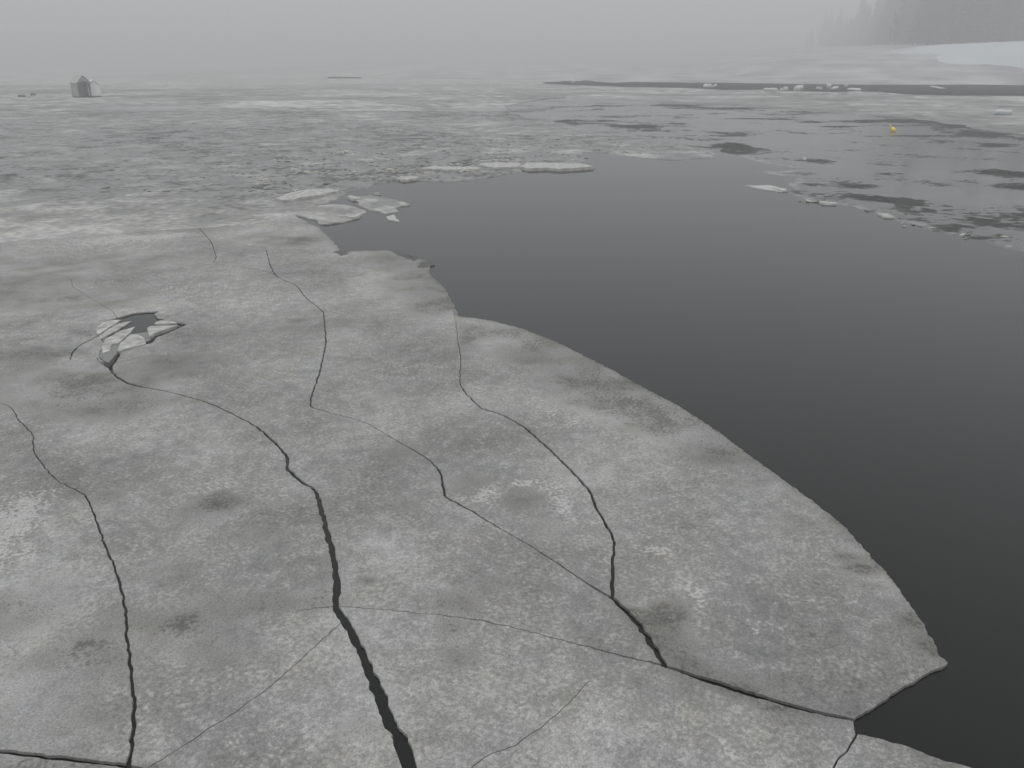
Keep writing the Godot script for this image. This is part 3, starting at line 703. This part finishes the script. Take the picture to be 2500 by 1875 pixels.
func far_ice() -> void:
	var look := ice_look(-160.0, -244.0, 2048, 1024, 0.157)
	var lead_near := [[5.38, -165.66, 8.47, -160.5, 11.46, -156.83, 18.28, -147.55, 27.32, -143.78, 29.39, -139.68, 31.14, -134.9, 37.69, -136.29, 41.1, -131.61, 45.2, -128, 49.6, -131.07, 51.24, -126.01, 53.03, -119.13, 56.46, -116.15, 60.88, -116.68, 65.02, -115.36, 69.42, -114.07, 75.16, -112.19, 700, -200]]
	var lead := pts(lead_near[0])
	lead.append_array(pts([700, -270, 102.27, -153.33, 95.02, -156.83, 90.05, -160.5, 82.2, -163.03, 70.35, -164.33, 68.89, -171.15, 63.34, -165.66, 54.98, -168.36, 48.39, -175.52, 44.7, -178.56, 43.09, -183.31, 34.76, -174.04, 30.86, -177.02, 27.93, -175.52, 25.01, -180.11, 18.88, -174.04, 16.3, -184.95, 10.59, -183.31, 5.65, -174.04]))
	var cutter := ragged(lead, 1.2, 1.6, 1.4)
	var poly := PackedVector2Array([Vector2(-600, -84.5), Vector2(-62, -84.5)])
	poly.append_array(ragged(PackedVector2Array([Vector2(-62, -84.5), Vector2(-0.8, -84.5)]), 2.0, 1.2, 2.0, 0.0, false))
	poly.append_array(pts([-0.77, -94.22, 4.13, -109.41, 11.96, -121.06, 23.74, -118.27, 33.5, -110.59, 40.47, -99.77, 46.53, -82.01, 49.47, -71.52]))
	poly.append_array(PackedVector2Array([Vector2(300, -85), Vector2(600, -900), Vector2(-600, -900)]))
	var parts := cut([poly], cutter)
	var dark := [-43.66, -81.35, 7.94, 2.78, 0.4, -38.59, -107.11, 18.35, 4.22, 0.3, -30.15, -108.25, 15.7, 3.43, 0.5, -19.52, -110.59, 9.65, 2.74, 0.5, -45.71, -115.59, 13.35, 3.36, 0.4, -61.59, -133.68, 17.39, 9.41, 0.4, -40.15, -205.54, 4.5, 5.71, 0.6, -24.63, -61.41, 2.14, 0.95, 0.4, -13.71, -104.91, 5.68, 2.43, 0.3, -55.41, -101.77, 3.73, 4.38, 0.3]
	var white := [-49.01, -106, 20.7, 3.7, 0.5, -29.84, -107.11, 15.53, 2.69, 0.4, -58.38, -109.41, 5.33, 3.34, 0.5, -9.75, -92.51, 10, 2.82, 0.3, -0.41, -135.44, 14.55, 7.97, 0.5, -9.07, -168.7, 27.22, 12.39, 0.4, -27.96, -135.44, 8.91, 6.23, 0.3]
	M.far = ice_material(look, {"f1": 0.018, "f2": 0.09, "f3": 0.5, "fp": 0.04, "fc": 1.0, "base": 0.195, "snow": 0.36, "dirt": 0.35, "frost": 0.15, "lift": [-244.0, 1.4, -170.0, 1.3, -125.0, 1.0], "calm": [-170.0, 0.22, -95.0, 1.0], "ka": 0.9, "kb": 0.8, "kc": 0.8, "dark": dark, "white": white, "wet": [], "warp": 4.0, "warp2": 1.0,  # lift pales the ice colour with distance: the fade into haze is painted in
		"pools": [-244.0, -0.6, -140.0, -0.4, -112.0, -0.2, -98.0, 0.0, -88.0, 0.16, -80.0, 0.2], "pool": 0.13, "pool_rough": 0.3, "rough": 0.8, "soft": 0.4, "tint": 0.03, "relief": 6.0})
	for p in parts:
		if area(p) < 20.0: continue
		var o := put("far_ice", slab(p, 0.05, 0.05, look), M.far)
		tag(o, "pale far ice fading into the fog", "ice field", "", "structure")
	# the channel that has been opened in front of the shore
	var ch := PackedVector2Array()
	for p in Geometry2D.offset_polygon(lead, 3.0)[0]: ch.append(p)
	var o := put("channel_water", slab(ch, 0.012, 0.01, look, 0.05), M.channel)
	tag(o, "dark strip of open water in front of the snowy shore", "water", "", "structure")
	# the snowy shelf on this side of it
	var shelf := pts(lead_near[0])
	shelf.reverse()
	var shelf_low := pts([0.95, -133.68, 4.62, -122.51, 7.81, -114.3, 10.94, -110.59, 15.9, -106, 20.08, -99.77, 24.25, -96, 27.15, -89.25, 29.91, -84.06, 32.38, -79.43, 33.85, -73.62, 34.89, -68.12, 35.31, -61.79, 35.96, -58.17, 36.27, -53.16])
	var q := ragged(shelf_low, 0.8, 1.5, 1.0, 0.0, false)
	q.append_array(ragged(shelf, 0.8, 1.3, 1.1, 0.0, false))
	var slook := ice_look(0.0, -176.0, 1024, 1280, 0.095)
	var sd := [19.52, -118.27, 7.73, 3.12, 0.5, 27.35, -118.27, 13.04, 3.2, 0.4, 32.13, -106, 11.9, 3.2, 0.5, 34.6, -90.85, 8.36, 2.47, 0.5, 39.49, -86.21, 8.15, 1.96, 0.5, 43.16, -81.35, 2.97, 2.21, 0.6, 43.53, -99.77, 7.02, 2.58, 0.4, 32.1, -96, 6.53, 2.23, 0.35, 36.59, -71.52, 5.18, 2.11, 0.5, 47.77, -107.11, 1.89, 1.49, 0.5, 51.73, -96.92, 7.08, 2.1, 0.4, 26.46, -100.76, 4.48, 2.36, 0.5, 19, -108.25, 5.9, 2.62, 0.4, 33.94, -83.37, 2.9, 1.76, 0.5]
	sd.append_array(along(shelf_low, 2.4, 0.3, 2.0))
	M.shelf = ice_material(slook, {"f1": 0.03, "f2": 0.10, "f3": 0.45, "fp": 0.06, "fc": 1.0, "base": 0.20, "ka": 0.7, "kb": 0.7, "kc": 0.6, "dark": sd, "white": [13.02, -131.97, 14.24, 5.73, 0.6, 25.79, -128.66, 14.1, 5.61, 0.6, 38.41, -127.06, 11.41, 4.78, 0.6, 46.41, -122.51, 11.26, 4.66, 0.6, 29.95, -114.3, 7.62, 2.43, 0.5, 38.97, -96, 8.91, 2.33, 0.5, 45.29, -90.85, 7.64, 2.24, 0.5, 42.88, -77, 5.69, 2.11, 0.5, 31.98, -86.21, 5.93, 1.47, 0.5, 36.18, -78.81, 5.59, 1.31, 0.45, 36.89, -68.58, 4.19, 1.32, 0.45, 37.35, -115.59, 9.14, 3.21, 0.5, 56.06, -110.59, 10.66, 5.01, 0.4], "wet": [], "snow": 0.36, "warp": 3.0, "warp2": 0.8, "dirt": 0.4,
		"pools": [-176.0, -0.6, -110.0, -0.35, -70.0, -0.2, -54.0, 0.0], "pool": 0.14, "pool_rough": 0.3, "rough": 0.85, "soft": 0.4, "tint": -0.03, "relief": 5.0})
	o = put("snowy_shelf", slab(q, 0.10, 1.2, slook, 0.12), M.shelf)
	tag(o, "band of snowy ice between the puddled bay and the dark channel", "ice shelf", "", "structure")

func shore() -> void:
	var v := PackedVector3Array(); var ix := PackedInt32Array()
	var nx := 190; var nz := 110
	for j in nz:
		var t := float(j) / (nz - 1)
		var z := -152.0 - 800.0 * pow(t, 2.3)
		for i in nx:
			var x := -30.0 + 590.0 * pow(float(i) / (nx - 1), 1.4)
			v.append(Vector3(x, ground(x, z), z))
	for j in nz - 1:
		for i in nx - 1:
			var a := j * nx + i
			ix.append_array(PackedInt32Array([a, a + nx, a + 1, a + 1, a + nx, a + nx + 1]))
	var st := SurfaceTool.new()
	st.create_from(surface(v, null, null, ix), 0)
	st.generate_normals()
	var m := mat(Color(0.42, 0.44, 0.448), 0.8, 0.3)
	var t := NoiseTexture2D.new()
	t.width = 512; t.height = 512; t.seamless = true
	var f := FastNoiseLite.new()
	f.frequency = 0.012; f.fractal_octaves = 5
	t.noise = f
	var g := Gradient.new()
	g.set_color(0, Color(0.62, 0.62, 0.62)); g.set_color(1, Color.WHITE)
	t.color_ramp = g
	m.albedo_texture = t
	m.uv1_triplanar = true; m.uv1_world_triplanar = true
	m.uv1_scale = Vector3.ONE * 0.012
	var o := put("snowy_shore", st.commit(), m)
	tag(o, "low snowy shore behind the dark channel", "shore", "", "structure")
	v = PackedVector3Array(); ix = PackedInt32Array()
	nx = 110; nz = 60
	for j in nz:
		for i in nx:
			var x := 62.0 + 190.0 * i / (nx - 1)
			var z := -170.0 - 95.0 * j / (nz - 1)
			v.append(Vector3(x, bank(x, z) + 0.2 + 0.08 * (jag.get_noise_2d(x * 3.0, z * 3.0) + 0.5 * jag.get_noise_2d(x * 12.0, z * 12.0)), z))
	for j in nz - 1:
		for i in nx - 1:
			var a := j * nx + i
			ix.append_array(PackedInt32Array([a, a + nx, a + 1, a + 1, a + nx, a + nx + 1]))
	st = SurfaceTool.new()
	st.create_from(surface(v, null, null, ix), 0)
	st.generate_normals()
	o = put("snow_bank", st.commit(), mat(Color(0.40, 0.44, 0.46), 0.8, 0.3))
	tag(o, "smooth white snow bank rising at the right edge", "snow bank", "", "structure")

func wet_bay() -> void:
	var look := ice_look(-4.0, -112.0, 2048, 2048, 0.046)
	var edge := pts([10.3, -50.23, 11.44, -49.72, 11.98, -47.79, 12.24, -45.15, 12.74, -43.16, 13.61, -41.32, 12.41, -40.46, 11.4, -40.13, 12.02, -39, 12.43, -38.07, 11.6, -36.35, 11.36, -34.89, 10.95, -33.31, 10.87, -31.96, 11.47, -31.43, 11.95, -31.02, 12.36, -29.1, 12.39, -27.97, 12.82, -27.23, 12.69, -26.3, 13.43, -25.15, 13.78, -24.03, 13.94, -23.23, 14.08, -21.62, 14.24, -18.47])
	var poly := ragged(edge, 0.1, 0.22, 0.12, 0.02, false)
	poly.append_array(PackedVector2Array([Vector2(40, -18), Vector2(89, -40), Vector2(89, -104), Vector2(10, -108), Vector2(-3.5, -104), Vector2(-3.5, -80), Vector2(0, -62)]))
	var rough_ := [4.93, -71.52, 4.24, 3.92, 0.9, 8.16, -67.66, 4.03, 4.05, 0.9, 10.27, -63.36, 2.76, 3.15, 0.7, 7.67, -77, 3.33, 1.96, 0.6, 11.47, -56.19, 1.85, 2.16, 0.6, 0.63, -88.47, 5.71, 3.41, 0.6, 6.41, -86.95, 6.56, 2.48, 0.6, 11.76, -94.22, 8.17, 3.92, 0.7, 18.53, -96.92, 8.48, 5.29, 0.9, 22.58, -89.25, 9.9, 3.69, 0.9, 26.68, -84.76, 6.69, 3.01, 0.8, 29.2, -82.01, 7.49, 3.3, 0.8, 29.23, -71.52, 4.57, 2.6, 0.8, 32.17, -71.52, 5.48, 6.7, 1, 32.84, -66.75, 4.8, 7.23, 1, 32.82, -61.41, 4.87, 5.81, 1, 32.21, -56.19, 3.14, 8.23, 1, 27.9, -49.92, 2.77, 4.29, 0.8, 12.95, -52.59, 1.75, 2.57, 1, 13.67, -49.17, 2.48, 2.85, 0.9, 14.18, -45.72, 2.07, 2.26, 0.9, 15.07, -44.06, 1.51, 1.43, 0.7, 13.02, -39.72, 1.36, 1.15, 1, 13.58, -37.7, 1.52, 1.41, 1, 12.51, -36.27, 1.25, 1.3, 1, 13.79, -35.59, 1.45, 1.12, 1, 13.36, -32.54, 1.53, 1.37, 0.7, 14.34, -31.98, 1.9, 1.36, 1, 14.81, -30.43, 2.02, 1.52, 1, 15.34, -29.19, 1.97, 1.69, 1, 15.78, -27.96, 1.92, 1.83, 1, 15.97, -26.91, 1.36, 2.39, 1, 11.8, -29.75, 1.04, 0.68, 0.6, 12.71, -28.13, 1.01, 0.64, 0.6, 13.45, -26.52, 1.46, 0.99, 0.6, 13.98, -25.07, 1.41, 0.92, 0.6, 21.5, -40.39, 1.73, 1.61, 0.9, 22.65, -39.4, 1.72, 1.81, 0.9, 20.37, -35.59, 1.33, 1.48, 0.8, 24.8, -58.86, 4.47, 1.11, 0.5, 23.34, -71.52, 1.62, 1.85, 0.6, 21.28, -74.71, 2.09, 1.64, 0.7, 24.23, -66.75, 2.29, 1.65, 0.7, 23.9, -62.17, 1.79, 1.45, 0.7, 8.73, -72.56, 2.36, 0.87, 0.5, 11.6, -69.54, 2.28, 1.08, 0.6, 13.47, -66.31, 1.46, 1, 0.7, 13.5, -74.16, 1.22, 1.24, 0.6, 17.57, -75.27, 2.49, 1.04, 0.5, 22.25, -43.67, 1.06, 1.05, 0.5, 23.35, -47.97, 0.86, 0.93, 0.5, 28.54, -53.16, 1.62, 1.99, 0.6, 15.22, -59.57, 2.98, 1.65, 0.4, 16.57, -39.72, 1.16, 0.81, 0.4, 17.42, -29.01, 1.1, 1.27, 0.8]
	var white := [16.23, -31.35, 1.15, 0.41, 0.4, 17.68, -30.93, 1.16, 0.42, 0.4, 14.2, -33.34, 0.59, 0.44, 0.3, 12.93, -28.31, 0.68, 0.43, 0.5, 12.94, -26.99, 0.81, 0.4, 0.5, 11.22, -31.56, 0.73, 0.37, 0.6, 13.79, -25.78, 1.27, 0.57, 0.4, 12.02, -30.33, 0.71, 0.35, 0.5]
	white.append_array(along(edge, 0.5, 0.34, 0.3))
	var dark := [32.84, -66.75, 4.8, 7.23, 0.4, 32.82, -61.41, 4.87, 5.81, 0.4, 15.34, -29.19, 1.97, 1.69, 0.3]
	# here the mask is inverted in use: rough dark ice stands out of a film of meltwater
	M.bay = ice_material(look, {"f1": 0.10, "f2": 0.35, "f3": 1.8, "fp": 0.15, "fc": 2.0, "base": 0.05, "ka": 0.3, "kb": 0.4, "kc": 0.3, "amp": 1.7, "mix2": 1.2, "mix3": 1.1, "speck": 0.03, "dark": dark, "white": white, "wet": rough_, "frost": 0.03, "warp": 2.0, "dirt": 0.4, "snow": 0.16,
		"pools": [-112.0, -0.58], "pool": 0.026, "pool_rough": 0.95, "rough": 0.14, "soft": 0.8, "shine": 0.22, "tint": 0.0, "relief": 0.0})
	M.bay.heightmap_enabled = false
	var o := put("puddled_ice", slab(poly, 0.012, 0.35, look, 0.03), M.bay)
	tag(o, "grey ice under a film of meltwater right of the open water", "ice field", "", "structure")

func loose_ice() -> void:
	var look := ice_look(-49.5, -88.5, 2048, 2048, 0.0315)
	var shard := mat_shard(0.46)
	var lit := mat(Color(0.56, 0.56, 0.53), 0.6, 0.36)
	var list := [
		[[-7.16, -28.74, -6.28, -27.8, -5.78, -27.07, -5.36, -27.63, -4.98, -28.66, -5, -29.75, -5.62, -30.53, -6.35, -30.93, -6.95, -30.63, -7.24, -29.75], 0.035, 0, "flat grey floe with a pointed near side at the left corner of the open water"],
		[[-8.66, -31.77, -8.07, -31.14, -7.64, -31.98, -7.08, -32.65, -6.62, -33.82, -7.11, -34.18, -7.9, -33.94, -8.21, -33.46, -8.5, -32.76], 0.12, 1, "long white slab of ice lying at the left corner of the open water"],
		[[-5.44, -28.31, -5.42, -28.66, -5.21, -28.57, -5.01, -28.83, -5, -28.31, -5.31, -28.05], 0.07, 1, "small bright slab on the tip of the flat grey floe"],
		[[-6.18, -32.65, -6.03, -32.88, -5.59, -32.2, -5.82, -31.88], 0.07, 1, "small yellowish slab right of the long white slab"],
		[[-5.91, -32.65, -5.37, -33.11, -4.18, -31.98, -3.78, -31.14, -4.12, -30.23, -3.9, -29.47, -4.29, -29.1, -4.88, -29.94, -5.45, -30.93], 0.02, 0, "low wet floe of slush right of the long white slab"],
		[[-4.1, -31.24, -3.91, -31.45, -3.65, -30.93, -3.89, -30.73], 0.05, 1, "bright tip of ice on the right end of the wet slush floe"],
		[[-4.11, -28.48, -3.94, -28.83, -3.64, -27.96, -3.66, -27.55, -3.89, -27.96], 0.03, 2, "scrap of dark ice floating just right of the wet slush floe"],
		[[-5.41, -33.58, -5.17, -33.94, -4.95, -33.11, -5.19, -33.11], 0.03, 0, "lone scrap of grey ice floating above the wet slush floe"],
		[[-9.5, -35.19, -8.88, -35.33, -8.55, -33.7, -9, -33.46], 0.06, 0, "squarish grey slab just behind the long white slab"],
		[[-4.94, -37.55, -4.74, -37.99, -4.24, -38.15, -3.91, -37.7, -4.26, -37.11, -4.54, -36.82], 0.09, 1, "bright slab at the far edge of the open water, near its left end"],
		[[0.28, -41.25, 0.7, -42.9, 1.68, -42.9, 3.39, -42.33, 3.91, -41.43, 2.99, -40.73, 2.14, -40.39, 1.54, -40.9, 0.72, -40.56], 0.12, 1, "long pale tongue of ice reaching into the far side of the open water"],
		[[-1.69, -42.33, -0.7, -43.28, 0.43, -42.9, 0.26, -41.25, -0.78, -41.08], 0.10, 1, "pale slab left of the tongue of ice at the far side of the open water"],
		[[-4.3, -40.73, -3.62, -41.61, -1.42, -41.08, -1.61, -40.39, -3.08, -40.22], 0.10, 1, "thin pale slab behind the far edge of the open water"],
		[[9.49, -35.72, 10.54, -35.86, 10.85, -34.43, 10.47, -33.94, 10.01, -34.55], 0.02, 2, "thin dark floe lying off the puddled ice at the right"],
		[[10.31, -34.68, 10.86, -34.55, 10.82, -34.18, 10.42, -34.06], 0.05, 1, "bright slab on the end of the thin dark floe"],
		[[14.95, -45.51, 15.18, -45.72, 15.03, -45.09, 14.8, -44.88], 0.05, 1, "tiny bright scrap off the point of the puddled ice"],
		[[11.1, -31.56, 11.53, -31.24, 11.49, -30.83, 11.09, -31.03], 0.06, 1, "white slab on the edge of the puddled ice"],
		[[12.26, -29.1, 12.46, -28.83, 12.4, -28.31, 12.13, -28.39], 0.05, 1, "white sliver on the edge of the puddled ice, further right"]]
	for q in list:
		var o := put("ice_slab" if q[2] == 1 else "ice_floe", slab(ragged(pts(q[0]), 0.25, 0.14, 0.12), q[1], 0.06, look, q[1] + 0.05), [M.middle, shard, M.side][q[2]])
		tag(o, q[3], "ice floe", "loose slabs and floes round the open water")

	var sod := mat(Color(0.055, 0.055, 0.052), 0.6, 0.3)
	var scraps := [
		[[-3.26, -23.09, -2.9, -22.86, -2.58, -22.29, -2.73, -22.18, -3.02, -22.63], "dark scrap of rotten ice off the notched edge, foremost but two"],
		[[-2.75, -22.63, -2.43, -22.24, -2.51, -21.91, -2.68, -22.18], "dark scrap of rotten ice in the middle of three off the notched edge"],
		[[-2.34, -21.7, -2.1, -21.91, -2.02, -21.49, -2.21, -21.13, -2.39, -21.24], "rightmost dark scrap of rotten ice off the notched edge"],
		[[-4.79, -22.98, -4.59, -23.27, -4.38, -22.8, -4.54, -22.52], "dark scrap of rotten ice stuck in the notch of the ice edge"]]
	for q in scraps:
		tag(put("ice_scrap", slab(ragged(pts(q[0]), 0.1, 0.09, 0.05), 0.032, 0.03, look, 0.05), sod), q[1], "ice scrap", "dark scraps off the notched ice edge")
	var far_bits := [[[-37.55, -205.54], Vector3(8.0, 0.5, 2.5), "low dark ridge far out on the ice, left of the middle"], [[-61.7, -114.3], Vector3(0.9, 0.35, 0.6), "small dark lump on the far ice at the left edge"], [[-62.3, -118.27], Vector3(0.7, 0.4, 0.5), "small dark lump between the left edge and the huts"]]
	for q in far_bits:
		var lump := put("dark_lump", snow_block(31, q[1]), sod)
		lump.position = Vector3(pts(q[0])[0].x, 0.1, pts(q[0])[0].y)
		tag(lump, q[2], "lump")

	# snow blocks thrown up along the channel
	var blocks := [
		[[42.15, -133.68], Vector3(2.2, 0.95, 1.3), 0.2, "largest snow block on the near side of the dark channel"],
		[[49.61, -142.98], Vector3(0.9, 0.8, 0.8), 0.35, "upright snow block right of the largest one by the dark channel"],
		[[46.33, -137.25], Vector3(1.1, 0.5, 0.8), 0.1, "low snow block between the largest and the upright one"],
		[[49.28, -139.11], Vector3(1.5, 0.35, 0.9), -0.3, "flat snow block leaning beside the upright one"],
		[[39.67, -131.97], Vector3(1.1, 0.7, 0.8), 0.5, "pointed snow lump left of the largest snow block"],
		[[39.06, -131.97], Vector3(0.5, 0.6, 0.5), 0.2, "small snow lump leftmost of the lumps by the largest block"],
		[[37.72, -131.97], Vector3(2.6, 0.5, 1.2), 0.0, "long low snow lump left of the pointed one"],
		[[55.49, -151.38], Vector3(0.8, 0.25, 0.6), 0.0, "small snow lump afloat in the dark channel"],
		[[67.61, -144.99], Vector3(2.6, 0.2, 2.2), 0.1, "flat pale floe afloat in the right part of the dark channel"],
		[[11.58, -174.39], Vector3(1.3, 0.6, 1.0), 0.2, "snow lump in the left end of the dark channel"],
		[[15.03, -174.39], Vector3(3.4, 0.5, 2.0), 0.1, "broad snow lump on the far side of the channel's left end"],
		[[30.65, -142.98], Vector3(3.0, 0.7, 1.6), 0.1, "jagged snow heap on the near side of the channel, left of middle"],
		[[32.18, -144.99], Vector3(1.3, 0.5, 1.0), 0.4, "snow lump at the right foot of the jagged heap"],
		[[36.96, -165.99], Vector3(3.4, 0.4, 2.0), 0.0, "snow lump on the far side of the channel, across from the jagged heap"],
		[[42.85, -78.81], Vector3(2.3, 0.55, 1.6), 0.0, "rounded snow hump alone on the snowy shelf at the right"],
		[[49.9, -133.68], Vector3(3.0, 0.35, 1.2), 0.0, "long white snow rim right of the upright block"]]
	var k := 0
	for q in blocks:
		k += 1
		var o := put("snow_block", snow_block(k, q[1] * 0.8), M.snow)
		var p: Vector2 = pts(q[0])[0]
		o.position = Vector3(p.x, 0.08 + q[1].y * 0.32, p.y)
		o.rotation = Vector3(0.1 * sin(k * 3.0), k * 0.9, q[2])
		tag(o, q[3], "snow block", "snow blocks along the dark channel")

	# crushed ice: too small and too many to tell apart
	var r := RandomNumberGenerator.new()
	r.seed = 21
	var zones := [-8.08, -44.67, 4.41, 4.97, 500, -9.08, -36.97, 1.85, 3.83, 320, -5.28, -39.24, 2.57, 2.42, 260, -3.13, -40.9, 2.66, 1.85, 200, 0.34, -46.82, 4.04, 3.85, 300, -2.78, -50.44, 5.45, 5.59, 300, 3.98, -53.16, 3.16, 3.73, 200, 7.53, -49.17, 2.95, 2.17, 200, -6.16, -29.94, 1, 1.25, 80, -4.71, -30.93, 1.02, 1.31, 60, -12.26, -38.45, 5.67, 5.38, 300, -19.24, -45.72, 8.03, 8.08, 250, 12.38, -29.19, 1.03, 0.45, 25, 11.47, -31.56, 1.09, 0.37, 30, 12.94, -26.99, 0.98, 0.5, 30, 13.78, -25.21, 1.25, 0.55, 30]
	var where := []
	var tint := []
	for i in range(0, zones.size(), 5):
		for n in int(zones[i + 4] * 0.55):
			var a := r.randf() * TAU
			var d := sqrt(r.randf())
			var p := Vector2(zones[i] + cos(a) * d * zones[i + 2], zones[i + 1] + sin(a) * d * zones[i + 3])
			if jag.get_noise_2d(p.x * 6.0, p.y * 6.0) < -0.02 or not (Geometry2D.is_point_in_polygon(p, field_shape) or p.x > 8.0): continue
			var s := r.randf_range(0.03, 0.11) * (1.8 if r.randf() < 0.1 else 1.0)
			var b := Basis.from_euler(Vector3(r.randf_range(-0.2, 0.2), r.randf() * TAU, r.randf_range(-0.2, 0.2))).scaled_local(Vector3(s, s * 0.12, s * 0.75))
			where.append(Transform3D(b, Vector3(p.x, (0.035 if p.x < 8.0 else 0.012) + s * 0.05, p.y)))
			var w := r.randf()
			tint.append(Color(0.31, 0.30, 0.255) if w < 0.4 else Color(0.20, 0.20, 0.19) if w < 0.75 else Color(0.08, 0.08, 0.078))
	var mm := MultiMesh.new()
	mm.transform_format = MultiMesh.TRANSFORM_3D
	mm.use_colors = true
	mm.mesh = snow_block(77, Vector3(2, 2, 2), 0.3)
	mm.instance_count = where.size()
	for i in where.size():
		mm.set_instance_transform(i, where[i])
		mm.set_instance_color(i, tint[i])
	var rub := MultiMeshInstance3D.new()
	rub.name = "crushed_ice"
	rub.multimesh = mm
	var m := mat(Color.WHITE, 0.7, 0.36)
	m.vertex_color_use_as_albedo = true
	rub.material_override = m
	add_child(rub, true)
	tag(rub, "crushed yellowish and grey ice strewn on the far side of the water", "ice rubble", "", "stuff")

func huts_and_buoy() -> void:
	var grey := mat(Color(0.30, 0.30, 0.30), 0.85, 0.3)
	var white := mat(Color(0.72, 0.74, 0.76), 0.8, 0.3)
	var dark := mat(Color(0.03, 0.03, 0.032), 0.9, 0.2)
	var roof := mat(Color(0.33, 0.33, 0.33), 0.8, 0.3)
	var p: Vector2 = pts([-53.48, -113.04])[0]
	gable_hut("fishing_hut", Vector3(p.x, 0.05, p.y), 0.85, 1.6, 1.9, 1.7, 2.5, grey, roof, dark, 1.5, "taller grey hut with a dark arched opening, on the left ice")
	p = pts([-52.49, -114.3])[0]
	gable_hut("fishing_hut", Vector3(p.x, 0.05, p.y), 0.5, 1.35, 1.5, 1.4, 1.95, white, white, dark, 0.0, "small white gabled hut beside the taller grey hut, on the left ice")

	# buoy, leaning in the meltwater
	p = pts([26.44, -62.16])[0]
	var b := base("mooring_buoy", Vector3(p.x, 0.03, p.y))
	tag(b, "yellow mooring buoy with a long neck, leaning in the meltwater", "buoy")
	var yellow := mat(Color(0.85, 0.60, 0.015), 0.4, 0.5)
	var prof := [0.0, -0.17, 0.06, -0.165, 0.12, -0.13, 0.155, -0.06, 0.165, 0.0, 0.155, 0.07, 0.125, 0.13, 0.085, 0.175, 0.05, 0.2, 0.035, 0.22]
	var lathe := func(pr: Array) -> ArrayMesh:
		var v := PackedVector3Array(); var ix := PackedInt32Array()
		var n: int = pr.size() / 2
		for i in n:
			for j in 20:
				v.append(Vector3(pr[2 * i] * cos(TAU * j / 20), pr[2 * i + 1], pr[2 * i] * sin(TAU * j / 20)))
		for i in n - 1:
			for j in 20:
				var k := (j + 1) % 20
				ix.append_array(PackedInt32Array([i * 20 + j, (i + 1) * 20 + j, i * 20 + k, i * 20 + k, (i + 1) * 20 + j, (i + 1) * 20 + k]))
		var st := SurfaceTool.new()
		st.create_from(surface(v, null, null, ix), 0)
		st.generate_normals()
		return st.commit()
	var lean := Basis(Vector3(0, 0, 1), 0.72)
	var body := put("float", lathe.call(prof), yellow, b)
	body.transform = Transform3D(lean, Vector3(0, 0.09, 0))
	var neck := put("neck", lathe.call([0.034, 0.2, 0.03, 0.26, 0.027, 0.40, 0.027, 0.44, 0.035, 0.45, 0.038, 0.48, 0.03, 0.5, 0.0, 0.505]), mat(Color(0.80, 0.62, 0.10), 0.4, 0.5), b)
	neck.transform = body.transform

func trees() -> void:
	var r := RandomNumberGenerator.new()
	r.seed = 8
	var kinds := [spruce(1, 19.0), spruce(2, 23.0), spruce(3, 16.0), birch(4, 15.0)]
	var first := [true, true, true, true]
	var label := ["dim grey spruce in the fog above the snowy shore", "dim grey spruce in the fog above the snowy shore", "dim grey spruce in the fog above the snowy shore", "bare pale-stemmed birch in the fog above the snowy shore"]
	var n := 0
	var tries := 0
	while n < 290 and tries < 3000:
		tries += 1
		var bearing := lerpf(0.318, 0.66, pow(r.randf(), 0.8))
		var near := lerpf(950.0, 275.0, smooth(0.25, 0.46, bearing))
		var d := near + r.randf() * 75.0
		var p := Vector3(bearing * d, 0, -d)
		var k := 3 if r.randf() < 0.05 else r.randi_range(0, 2)
		p.y = ground(p.x, p.z) - 0.1
		var grp := "trees in the fog above the shore"
		if first[k]:
			first[k] = false
			kinds[k].position = p
			tag(kinds[k], label[k], "tree", grp)
		else:
			copy(kinds[k], p, r.randf() * TAU, r.randf_range(0.75, 1.3), label[k], grp)
		n += 1
	# the pale birch in front and the trunk that leans beside it
	var q := 0.41 * 236.0
	var t := birch(41, 9.0)
	t.position = Vector3(q, ground(q, -236.0) - 0.1, -236.0)
	tag(t, "pale birch standing foremost in the dip beside the snow bank", "tree", "trees in the fog above the shore")
	var st := st_new()
	tube(st, Vector3(-2.6, 0.2, 0), Vector3(2.6, 1.25, 0.3), 0.13, 0.09, 8)
	tube(st, Vector3(2.5, 1.23, 0.3), Vector3(4.4, 1.75, 0.3), 0.09, 0.03, 8)
	var log_ := put("fallen_log", st.commit(), M.birch)
	log_.position = Vector3(q + 1.0, ground(q + 1.0, -232.0) + 0.1, -232.0)
	tag(log_, "pale fallen log lying aslant at the foot of the foremost birch", "log")
